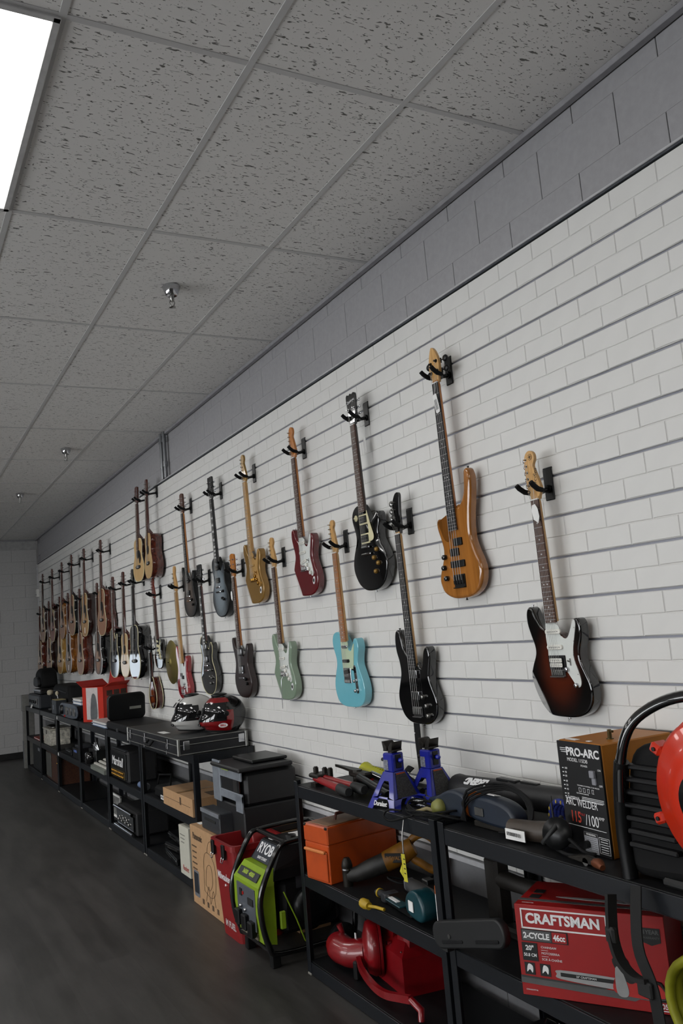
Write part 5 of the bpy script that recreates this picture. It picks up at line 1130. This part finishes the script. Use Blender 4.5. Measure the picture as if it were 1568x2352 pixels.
# arc welder
OR_=mat('amber_metal','a0620f',.45,.1,var=.12,scale=8); e=thing('arc_welder','tall arc welder with black printed front and amber metal case','arc welder',(-.325,2.135,T1),rz=-3)
ww,wd,wh=.205,.3,.345
B().box((0,wd/2+.003,wh/2),(ww,wd,wh),.004).obj('case',OR_,e); B().box((0,0,wh/2),(ww-.002,.008,wh-.004),.001).obj('front_panel',mat('welder_face','0b0b0d',.4,var=.2),e)
F=-.0045
text('PRO-ARC',.036,front(.02,F,.312),wht,e,'title_print',bold=.0012,sx=1.02); text('MODEL 115DB',.016,front(-.008,F,.287),wht,e,'model_print',sx=.95); text('ARC WELDER',.034,front(-.012,F,.152),wht,e,'title_print',sx=.72); text('115',.048,front(-.045,F,.106),mat('orange_red_ink','a83018',.6),e,'rating_print',bold=.0006,sx=.72); text('/100',.048,front(.03,F,.103),wht,e,'rating_print',sx=.72); text('AMP',.014,front(.074,F,.117),wht,e,'rating_print'); text('VOLT',.01,front(-.012,F,.118),redink,e,'rating_print')
text('POWER',.009,front(.022,F,.272),wht,e,'switch_print'); text('ON',.009,front(.09,F,.266),wht,e,'switch_print'); text('OFF',.009,front(.09,F,.218),wht,e,'switch_print')
B().box((.062,-.009,.252),(.022,.012,.022),.002,M=None).box((.064,-.006,.23),(.018,.008,.022),.002).obj('rocker_switch',mat('switch_grey','84848a',.4),e)
for k,(n_,z) in enumerate((('100',.257),('90',.244),('80',.232),('60',.216),('50',.203),('40',.19),('30',.176),('25 AMPERAGE',.167))):
    B().box((-.083,F,z),(.007,.0006,.003)).obj('scale_mark',wht,e); text(n_,.009,front(-.075,F,z),wht,e,'scale_print',align='LEFT')
for z,x0,x1 in((.162,-.085,.09),(.08,-.085,.09)): B().box(((x0+x1)/2,F,z),(x1-x0,.0006,.0014)).obj('rule_line',wht,e)
for k in range(4): b=B(); x=-.01+.02*k; b.box((x-.005,F,.196),(.001,.0006,.012)).box((x+.005-.001*k,F,.196),(.001,.0006,.012)).box((x,F,.202),(.01,.0006,.001)).box((x,F,.19),(.01,.0006,.001)); b.obj('diagram',wht,e)
text('THICKNESS OF MATERIAL TO BE WELDED',.0055,front(.03,F,.209),wht,e,'small_print'); text('ELECTRODE DIAMETER',.0055,front(.0,F,.184),wht,e,'small_print')
for k in range(3): B().box((.045,F,.174-.0045*k),(.1,.0006,.0016)).obj('small_print_line',wht,e)
text('RATED INPUT 20A 115V',.005,front(-.075,F,.318),wht,e,'small_print',align='LEFT') if 0 else [B().box((-.07,F,.322-.006*k),(.034-.008*(k//2),.0006,.002)).obj('small_print_line',wht,e) for k in range(3)]
B().box((.015,F,.036),(.062,.0008,.062)).obj('warning_sheet',mat('warning_paper','8f9094',.7,var=.2,scale=200),e); B().box((.015,F-.0004,.061),(.06,.0006,.011)).obj('warning_header',ink,e); text('WARNING',.009,front(.017,F-.0008,.061),wht,e,'warning_print')
for k in range(8): B().box((.015,F-.0006,.05-.0058*k),(.054,.0004,.0011)).obj('small_print_line',mat('grey_ink2','4a4a4a',.7),e)
b=B().box((.075,F,.06),(.046,.0006,.001)).box((.075,F,.012),(.046,.0006,.001)).box((.052,F,.036),(.001,.0006,.048)).box((.098,F,.036),(.001,.0006,.048)).box((.075,F,.04),(.046,.0006,.001)); b.obj('data_frame',wht,e)
for k in range(6): B().box((.075,F,.055-.0075*k),(.032,.0006,.0016)).obj('small_print_line',wht,e)
B().lathe([(.012,0),(.012,.003),(.007,.004),(.007,.03),(0,.031)],12,M=TR(.04,.1,wh)).cyl((.04,.1,wh+.026),(.062,.094,wh+.026),.004,n=8).obj('brass_valve',mat('aged_brass','4f4021',.4,.7),e); B().box((-.06,.03,wh+.0008),(.05,.02,.0012)).obj('paper_patch',paper,e); B().box((.02,.03,wh+.0008),(.018,.012,.0012)).obj('paper_patch',paper,e)
cable([(-.06,-.03,.03),(-.02,-.06,.05),(.03,-.05,.02),(.06,-.03,.012),(.0,-.08,.01),(-.08,-.07,.012)],.006).obj('welding_cable',rubber,e); B().cyl((-.0,-.005,.03),(-.0,-.02,.03),.012,n=10).obj('cable_gland',satin,e)
e=thing('ground_clamp','copper-jawed welding ground clamp at the shelf edge','clamp',(-.43,2.02,T1)); B().prism(spline([(-.11,.012),(-.03,.03),(.02,.02),(.02,.008),(-.03,.006)],3),0,.02,.003,1).obj('upper_arm',IRON,e); B().tube([(0,.01,.014),(.03,.0,.018),(.05,-.008,.012)],[.013,.016,.009],10).obj('copper_jaw',mat('copper','6a3a22',.45,.5),e); B().cyl((-.03,.0,.012),(-.03,.02,.012),.012,n=10).obj('pivot',nickel,e)
# string trimmer handle leaning behind the welder
e=thing('trimmer_handle','black and red power tool grip on an orange shaft behind the welder','tool handle',(-.1,2.38,T1)); B().tube([(.09,.02,0),(.07,.02,.14),(.055,.02,.2)],.011,10).obj('shaft',mat('orange_shaft','b54a1a',.4),e)
B().prism(spline([(-.05,.21),(.0,.195),(.045,.2),(.06,.235),(.05,.265),(-.03,.268),(-.06,.25)],4),-.015,.04,.01,3).obj('grip',GRIP,e); B().prism(spline([(-.065,.205),(-.045,.2),(-.04,.23),(-.05,.25),(-.07,.235)],4),-.012,.036,.005,2).obj('red_trigger',RT,e); B().lathe([(.006,0),(.006,.002)],10,M=TR(-.054,-.013,.218)@RX(90)).obj('screw',chrome,e)
e=thing('upright_rod','thin black upright rod beside the rope coil','rod',(-.33,2.285,T1)); B().tube([(.0,0,0),(-.004,0,.13),(-.002,0,.16)],[.004,.003,.0012],8).obj('rod',GRIP,e); B().box((0,0,.004),(.02,.02,.008),.002).obj('rod_foot',GRIP,e)
# backpack blower
OB=mat('orange_red_housing','c22a0e',.28,coat=.5,var=.04); e=thing('backpack_blower','backpack leaf blower with orange-red fan housing and black frame','leaf blower',(-.44,1.55,T1))
cx,cz,rr=.055,.275,.2
M=TR(cx,0,cz)
B().lathe([(rr,.0),(rr,.03),(rr-.012,.042),(rr-.045,.05),(rr-.06,.062),(.1,.075),(.06,.07),(0,.07)],44,M=M@RX(90)).obj('fan_housing',OB,e)
B().lathe([(rr+.012,-.05),(rr+.012,-.004),(rr,.0),(rr-.005,-.05)],44,M=M@RX(90)).obj('housing_rim',OB,e)
for a in(150,200,105,250,60): 
    q=(cx+(rr+.016)*math.cos(R(a)),-.012,cz+(rr+.016)*math.sin(R(a))); o=B().box((0,0,0),(.035,.05,.03),.006,M=TR(*q)@RY(-a)).obj('mounting_lug',OB,e); B().lathe([(.006,0),(.006,.003)],8,M=TR(q[0],-.038,q[2])@RX(90)).obj('bolt',satin,o)
B().lathe([(.085,0),(.078,.02),(.04,.028),(0,.028)],30,M=TR(cx,-.07,cz)@RX(90)).obj('intake_cover',satin,e)
B().prism(spline([(-.345,.02),(-.1,.02),(.1,.04),(.1,.38),(-.05,.4),(-.2,.385),(-.285,.345),(-.325,.2)],4),.025,.26,.03,3).obj('back_frame',rubber,e); B().box((-.06,.2,.24),(.3,.24,.36),.05).obj('engine_block',rubber,e); 
for k in range(7): B().box((-.22,.018,.1+.036*k),(.17,.03,.014),.004).obj('cooling_fin',black,e)
B().tube(spline([(-.31,.0,.22),(-.29,-.0,.34),(-.255,.01,.425),(-.2,.03,.475),(-.11,.05,.51),(.02,.06,.52),(.08,.06,.49),(.07,.06,.4)],5,False),[(.015,.02)]*36,10).obj('carry_handle',gloss_black,e)
B().tube(spline([(-.33,.02,0),(-.335,.02,.12),(-.315,.01,.25),(-.29,.0,.33)],4,False),.022,10).obj('frame_tube',satin,e); B().box((-.02,.17,.012),(.4,.3,.024),.008).obj('base_frame',GRIP,e); B().box((.06,.18,.455),(.13,.12,.06),.02).obj('fuel_cap_block',black,e); B().box((-.19,.1,.33),(.05,.1,.1),.02).obj('air_box',black,e)
e=thing('harness_strap','black shoulder strap with buckles hanging down over the red carton','strap',(-.5,1.755,T2)); STR=mat('black_webbing','0b0b0b',.85)
P=spline([(-.04,.01,.44),(-.02,-.03,.3),(.02,-.035,.2),(.035,-.035,.02),(.045,-.03,-.09)],5,False); B().tube(P,[(.026,.003)]*len(P),4,flat=(1,0,0),sm=False).obj('webbing',STR,e)
P=spline([(-.13,.0,.4),(-.12,-.02,.3),(-.09,-.03,.24),(-.04,-.035,.215),(.01,-.037,.22)],5,False); B().tube(P,[(.024,.008)]*len(P),4,flat=(0,1,0),sm=False).obj('side_strap',STR,e); B().box((.0,-.042,.2),(.05,.014,.04),.004).obj('buckle',GRIP,e); B().box((-.12,-.025,.3),(.035,.02,.045),.006).obj('buckle',GRIP,e)
# ------------------------------------------------------------------ middle shelf
OT=mat('orange_toolbox','b2450c',.4,coat=.2,var=.12,scale=14); e=thing('metal_toolbox','orange metal toolbox with a worn lid and front drawer on the middle shelf','toolbox',(-.457,3.88,T2),rz=8)
tw,td,th=.2,.42,.262
B().box((0,td/2,th*.34),(tw,td,th*.68),.004).obj('body',OT,e); B().box((0,td/2,th*.84),(tw+.006,td+.006,th*.32),.006).obj('lid',OT,e); B().box((0,-.004,th*.3),(tw-.02,.008,th*.52),.003).obj('drawer',OT,e); B().box((0,-.012,th*.56),(tw-.03,.018,.014),.004,M=RX(0)).obj('drawer_pull',mat('pale_orange','c9773a',.5),e)
B().box((0,td/2,th+.001),(tw*.8,td*.9,.003),.001).obj('worn_top',mat('worn_tan_metal','8a6a50',.6,var=.3,scale=12),e); B().tube([(0,.12,th),(0,.13,th+.03),(0,.26,th+.03),(0,.27,th)],.008,8).obj('handle',mat('rusty_handle','4a2114',.6),e)
for x in(-.09,.09): B().box((x,-.001,th-.006),(.02,.008,.014),.003).obj('chipped_corner',IRON,e)
DY=mat('worn_yellow','7a4f0c',.5,var=.25); e=thing('right_angle_drill','large worn yellow right-angle drill with black gearbox','drill',(-.265,3.56,T2),rz=46)
e.scale=(.75,.75,.85)
B().tube([(-.26,.04,.055),(-.2,.05,.06),(-.12,.06,.085),(.0,.08,.12)],[.036,.042,.05,.055],16).obj('gearbox',mat('grimy_black','1d1c1a',.5,var=.5,scale=30),e)
B().tube([(-.26,.04,.0),(-.26,.04,.06),(-.26,.04,.1),(-.26,.04,.105),(-.26,.04,.13),(-.26,.04,.15)],[.03,.033,.033,.036,.03,.018],16).obj('chuck',IRON,e); B().tube([(-.26,.04,.088),(-.26,.04,.096)],.0365,16).obj('chuck_ring',chrome,e)
B().tube([(-.02,.075,.115),(.1,.1,.16),(.16,.11,.19)],[.056,.06,.05],16).obj('motor_housing',DY,e); B().box((.05,.035,.145),(.12,.01,.05),.003,M=None).obj('name_plate',ink,e); text('DEWALT',.026,TR(.05,.028,.145)@RX(90),DY,e,'brand_print',bold=.001)
B().tube(spline([(.14,.11,.21),(.22,.12,.25),(.3,.13,.2),(.34,.13,.1),(.28,.12,.06),(.2,.11,.1),(.15,.11,.13)],5),.022,10,closed=True).obj('loop_handle',DY,e); B().box((.3,.12,.025),(.03,.05,.05),.006).obj('handle_foot',DY,e)
cable([(.28,.1,.04),(.2,.0,.02),(.08,-.02,.03),(.0,.02,.05),(.1,.05,.03)],.006).obj('cord',rubber,e)
e=thing('extension_plug','black plug with yellow ring lying below the drill','plug',(-.36,3.44,T2)); B().tube([(-.05,.0,.02),(-.01,.0,.02),(.04,.0,.02)],[.014,.018,.014],12).obj('plug_body',GRIP,e); B().tube([(-.03,0,.02),(-.02,0,.02)],.02,14).obj('yellow_ring',mat('yellow_plastic','a88a1c',.5),e); B().box((.06,0,.02),(.03,.01,.006)).box((.06,0,.028),(.03,.004,.004)).obj('prongs',mat('aged_brass','4f4021',.4,.7),e)
e=thing('grey_hand_tool','grey power tool body lying on the middle shelf','power tool',(-.3,3.24,T2),rz=-22); B().tube([(-.18,.0,.04),(-.1,.01,.045),(.08,.03,.06),(.16,.04,.07)],[.028,.034,.036,.03],14).obj('body',mat('mid_grey_case','3c3d3e',.5),e); B().box((-.2,-.0,.035),(.05,.05,.05),.01).obj('nose',greyp,e); B().box((.1,.03,.02),(.06,.05,.04),.008).obj('foot',dgrey,e); B().box((.05,-.015,.07),(.03,.003,.02)).obj('sticker',wht,e)
TEAL=mat('teal_plastic','0f3a42',.35,var=.1); e=thing('teal_nailer','teal power tool with black base lying at the shelf edge','power tool',(-.42,3.11,T2),rz=-6)
B().prism(spline([(-.02,.03),(.09,.02),(.13,.06),(.1,.12),(.03,.13),(-.03,.09)],4),-.01,.07,.012,3).obj('motor_head',TEAL,e); B().box((-.14,.05,.02),(.24,.09,.04),.008).obj('base',satin,e); B().box((-.13,.0,.042),(.14,.05,.006),.002,M=None).obj('teal_plate',TEAL,e); B().box((-.16,-.0,.046),(.08,.018,.003)).obj('white_label',paper,e); B().box((.03,-.014,.07),(.04,.003,.04)).obj('white_label',paper,e); B().prism(rrect(.05,.04,.01,3,-.28,.022),0,.07,.004,1).obj('end_block',dgrey,e); B().box((0,.09,.14),(.05,.04,.02),.004).obj('switch_block',satin,e)
e=thing('yellow_plug','yellow electrical plug and cord hanging over the shelf edge','plug',(-.47,3.36,T2),rz=0); YP=mat('yellow_plastic','a88a1c',.5); B().tube([(-.05,-.01,.018),(-.02,-.01,.018),(.0,-.01,.016)],[.02,.022,.012],10).obj('plug_body',YP,e); B().tube([(0,-.01,.016),(.05,.0,.02),(.1,.01,.02)],.007,8).obj('cord',YP,e); B().tube([(.0,-.01,.016),(.006,-.01,.016)],.016,12).obj('collar',YP,e)
e=thing('orange_level','narrow orange box with a white label standing at the post','box',(-.44,2.885,T2)); B().box((0,.03,.095),(.028,.05,.19),.002).obj('box_body',mat('orange_board','a8500f',.6),e); B().box((.0,.004,.11),(.016,.003,.1)).obj('label',paper,e)
NG=mat('dark_nailer','15110c',.6); e=thing('nail_gun','dark nail gun with dull yellow handle at the back of the middle shelf','nail gun',(-.3,2.62,T2)); B().box((-.16,.08,.14),(.08,.07,.28),.012).obj('magazine',NG,e); B().tube([(-.16,.08,.2),(-.02,.08,.2),(.12,.08,.2)],[.035,.03,.035],12).obj('body',NG,e); B().tube([(.1,.08,.19),(.1,.08,.03)],[.024,.02],10).obj('handle',mat('dull_yellow','4a2f0a',.6),e); B().cyl((.14,.08,.2),(.2,.08,.205),.012,n=8).obj('air_fitting',IRON,e); B().box((-.0,.08,.02),(.3,.06,.04),.01).obj('base',NG,e)
# chainsaw bar cover
e=thing('bar_scabbard','long black chainsaw bar cover sticking out over the shelf edge','bar cover',(-.5,2.605,T2)); B().prism(rrect(.45,.094,.044,7,0,.055),0,.03,.006,2,M=TR(0,0,.045)@RY(-15)).obj('cover',mat('matte_black_cover','101112',.55),e)
for x in(-.1,.12): B().prism(rrect(.14,.012,.006,3,x,.032),-.003,0,.001,1,M=TR(0,0,.045)@RY(-15)).obj('moulded_rib',black,e)
B().lathe([(.008,0),(.008,.003)],10,M=TR(-.12,-.001,.065)@RX(90)).obj('rivet',nickel,e); B().box((-.17,.02,.01),(.04,.03,.02)).obj('rest_lug',GRIP,e)
# red chainsaw carton
CRD=mat('bright_red_carton','8e0606',.5,var=.03); e=thing('chainsaw_carton','large red chainsaw carton with white lettering on the middle shelf','carton',(-.39,2.12,T2+.001),rz=31.5)
cw,cd_,chh=.46,.24,.275
B().box((0,cd_/2,chh/2),(cw,cd_,chh),.0015).obj('carton_body',CRD,e); F=-.0012; DG=mat('print_grey','4b4b4b',.6); BK=mat('print_black','0a0a0a',.6)
def fbox(n_,x,z,w_,h,m,y=F): return B().box((x,y,z),(w_,.0008,h)).obj(n_,m,e)
for z in(.262,.205): fbox('logo_frame',-.075,z,.27,.0045,wht)
for x in(-.209,.059): fbox('logo_frame',x,.2335,.0045,.061,wht)
text('CRAFTSMAN',.042,front(-.078,F,.234),wht,e,'brand_print',bold=.0016,sx=.98)
fbox('badge',-.14,.183,.15,.036,BK); fbox('badge_fill',-.165,.183,.094,.031,DG,F-.0006); fbox('badge_fill',-.092,.183,.046,.031,CRD,F-.0006); text('2-CYCLE',.024,front(-.166,F-.0012,.182),wht,e,'engine_print',bold=.0009,sx=.92); text('46cc',.025,front(-.092,F-.0012,.182),wht,e,'engine_print',bold=.0009,sx=.8)
fbox('size_badge',-.192,.133,.05,.054,BK); text('20"',.02,front(-.192,F-.0006,.144),wht,e,'size_print',bold=.0006); text('50.8 CM',.0135,front(-.192,F-.0006,.123),wht,e,'size_print',bold=.0002,sx=.9)
for k,s_ in enumerate(('CHAINSAW','MOTOSIERRA','SCIE À CHAÎNE')): text(s_,.0095,front(-.155,F,.15-.018*k),wht,e,'caption_print',align='LEFT')
for k in range(2): fbox('rule_line',-.144,.141-.018*k,.022,.0008,wht)
for x in(-.198,-.148): fbox('icon_square',x,.082,.033,.036,BK); B().prism(spline([(x-.01,.072),(x,.08),(x+.008,.07),(x+.01,.09),(x-.004,.096)],3),F-.001,F-.0004).obj('icon_mark',wht,e)
B().prism(spline([(-.112,.076),(-.1,.062),(.06,.052),(.09,.056),(.09,.08),(.06,.086),(-.1,.088)],4),F-.0006,F).obj('picture_bar',mat('print_silver','8f8f8f',.5),e); B().prism([(-.1,.07),(.08,.068),(.08,.079),(-.1,.081)],F-.0012,F-.0006).obj('picture_bar_black',BK,e); text('20" CRAFTSMAN',.0085,front(-.02,F-.0018,.0745),wht,e,'picture_print')
B().prism(spline([(.06,.05),(.1,.038),(.2,.038),(.215,.05),(.2,.075),(.17,.09),(.1,.1),(.07,.09)],4),F-.0012,F-.0002).obj('picture_body',mat('print_red','a3201c',.5),e); B().prism(spline([(.065,.14),(.1,.15),(.115,.13),(.11,.1),(.13,.085),(.11,.075),(.08,.1)],4),F-.0018,F-.0008).obj('picture_guard',BK,e); B().prism(spline([(.07,.045),(.095,.035),(.105,.055),(.09,.11),(.072,.115)],4),F-.0024,F-.0014).obj('picture_cover',mat('print_pale','8a8a8a',.5),e)
B().tube([(.16,F,.09),(.2,F,.085),(.215,F,.06),(.21,F,.04),(.17,F,.036)],.005,6).obj('picture_handle',BK,e)
B().prism([(-cw/2,.038),(.12,.026),(.135,.034),(cw/2,.03),(cw/2,.045),(-cw/2,.054)],F-.0006,F+.0004).obj('grey_band',DG,e); B().prism([(-cw/2,.054),(.03,.048),(.045,.052),(-cw/2,.06)],F-.0006,F+.0004).obj('grey_band',mat('print_dark_grey','2d2d2d',.6),e)
fbox('price_frame',.2,.022,.05,.028,wht); fbox('price_fill',.2,.022,.044,.022,CRD,F-.0006); text('205',.02,front(.2,F-.0012,.0215),wht,e,'price_print',bold=.0004)
B().prism([(.16,.24),(.215,.24),(.215,.2),(.188,.19),(.16,.2)],F-.0006,F).obj('warranty_shield',BK,e); text('1YEAR',.016,front(.188,F-.001,.228),DG,e,'warranty_print',bold=.0005); text('WARRANTY',.009,front(.188,F-.001,.212),DG,e,'warranty_print')
text('CMXGSAMY46',.006,front(-.198,F,.018),wht,e,'code_print'); B().box((0,.05,chh+.0008),(cw,.018,.001)).obj('top_band',DG,e); text('CMXGSAMY46',.006,topf(-.19,.02,chh+.001),wht,e,'code_print'); B().prism(spline([(-.1,.09),(.1,.08),(.12,.09),(.1,.1),(-.09,.1)],3),-.0005,.0006,M=TR(0,0,chh+.001)@RX(-90)).obj('top_picture',mat('print_silver','8f8f8f',.5),e)
for y in(.085,.135): B().box((-.185,y,chh+.0008),(.034,.034,.001)).obj('icon_square',BK,e)
# ------------------------------------------------------------------ lowest shelf
e=thing('red_pump','cast red pump with a curved pipe mouth and long arm on the lowest shelf','pump',(-.33,3.57,T3)); RP_=mat('red_casting','7a0a12',.32,coat=.5,var=.12)
B().tube(spline([(-.38,-.02,.09),(-.33,-.03,.085),(-.24,-.02,.085),(-.16,.03,.1)],4,False),[.06]*3+[.066]*3+[.064]*7,18).obj('pipe_mouth',RP_,e); B().tube([(-.36,.0,.14),(-.37,-.01,.18)],[.012,.016],8).obj('pipe_lug',RP_,e)
B().lathe([(.12,-.02),(.125,0),(.11,.03),(.05,.05),(0,.05)],28,M=TR(-.13,.04,.13)@RZ(-25)@RX(90)).obj('pump_cover',RP_,e); B().lathe([(.13,-.03),(.13,-.018)],28,M=TR(-.13,.045,.13)@RZ(-25)@RX(90)).obj('cover_flange',RP_,e)
loft(B(),[[(-.12,.05,.0),(.16,.02,.0),(.2,.24,.0),(-.12,.26,.0)],[(-.12,.05,.16),(.16,.02,.16),(.2,.24,.16),(-.12,.26,.16)],[(-.06,.1,.2),(.1,.08,.2),(.13,.22,.2),(-.06,.24,.2)]],sm=False).obj('pump_body',RP_,e)
for x in(-.06,.08): loft(B(),[[(x-.05,.08,.18),(x+.05,.08,.18),(x+.05,.2,.18),(x-.05,.2,.18)],[(x-.07,.1,.36),(x+.06,.1,.36),(x+.06,.2,.36),(x-.07,.2,.36)]],sm=False).obj('upright_fin',RP_,e)
P=spline([(-.14,-.04,.09),(-.05,-.07,.075),(.1,-.1,.065),(.2,-.1,.062),(.27,-.075,.065),(.34,-.06,.075)],5,False); B().tube(P,[(.022,.014)]*len(P),4,flat=(0,0,1),sm=False).obj('arm',RP_,e); B().tube([(.34,-.06,.075),(.4,-.05,.05),(.41,-.06,.012)],[.014,.016,.014],8).obj('arm_leg',RP_,e)
for x,z in((-.09,.2),(.0,.18),(.12,.17),(-.12,.27)): B().cyl((x,.06,z),(x,.04,z),.008,n=6).obj('bolt',chrome,e)
B().box((-.225,.0,.16),(.012,.004,.03)).obj('white_tab',wht,e); B().box((-.14,-.05,.045),(.03,.03,.08),.006).obj('arm_foot',black,e); B().ell((-.2,.2,.3),(.05,.04,.08)).obj('green_cap',mat('olive_green','3a4a10',.6),e)
e=thing('red_tool_part','dark red machine part lying behind the posts on the lowest shelf','machine part',(-.2,2.6,T3)); B().tube([(-.12,.0,.04),(.1,.02,.05)],.036,14).obj('barrel',RP_,e); B().box((-.02,.03,.03),(.2,.08,.06),.015).obj('base',RP_,e)
e=thing('red_tool_case','black and red tool case on the lowest shelf at the right','tool case',(-.36,2.45,T3)); B().box((0,.12,.09),(.3,.24,.18),.02).obj('case_body',black,e); B().box((-.08,-.004,.14),(.08,.012,.05),.006).box((.06,-.004,.1),(.14,.012,.07),.008).obj('red_panel',mat('bright_red_plastic','a01a10',.4),e); B().tube([(-.08,.1,.18),(-.06,.1,.21),(.06,.1,.21),(.08,.1,.18)],.012,8).obj('handle',gloss_black,e)
e=thing('yellow_hose','coil of yellow hose at the right end of the middle shelf','hose',(-.45,1.66,T2)); b=B()
for k in range(4): b.tube([(.13*math.cos(t*PI/12),.03+.028*k,.14+.125*math.sin(t*PI/12)) for t in range(24)],.0135,8,closed=True)
b.obj('coil',mat('yellow_hose_rubber','8a8a18',.5),e)
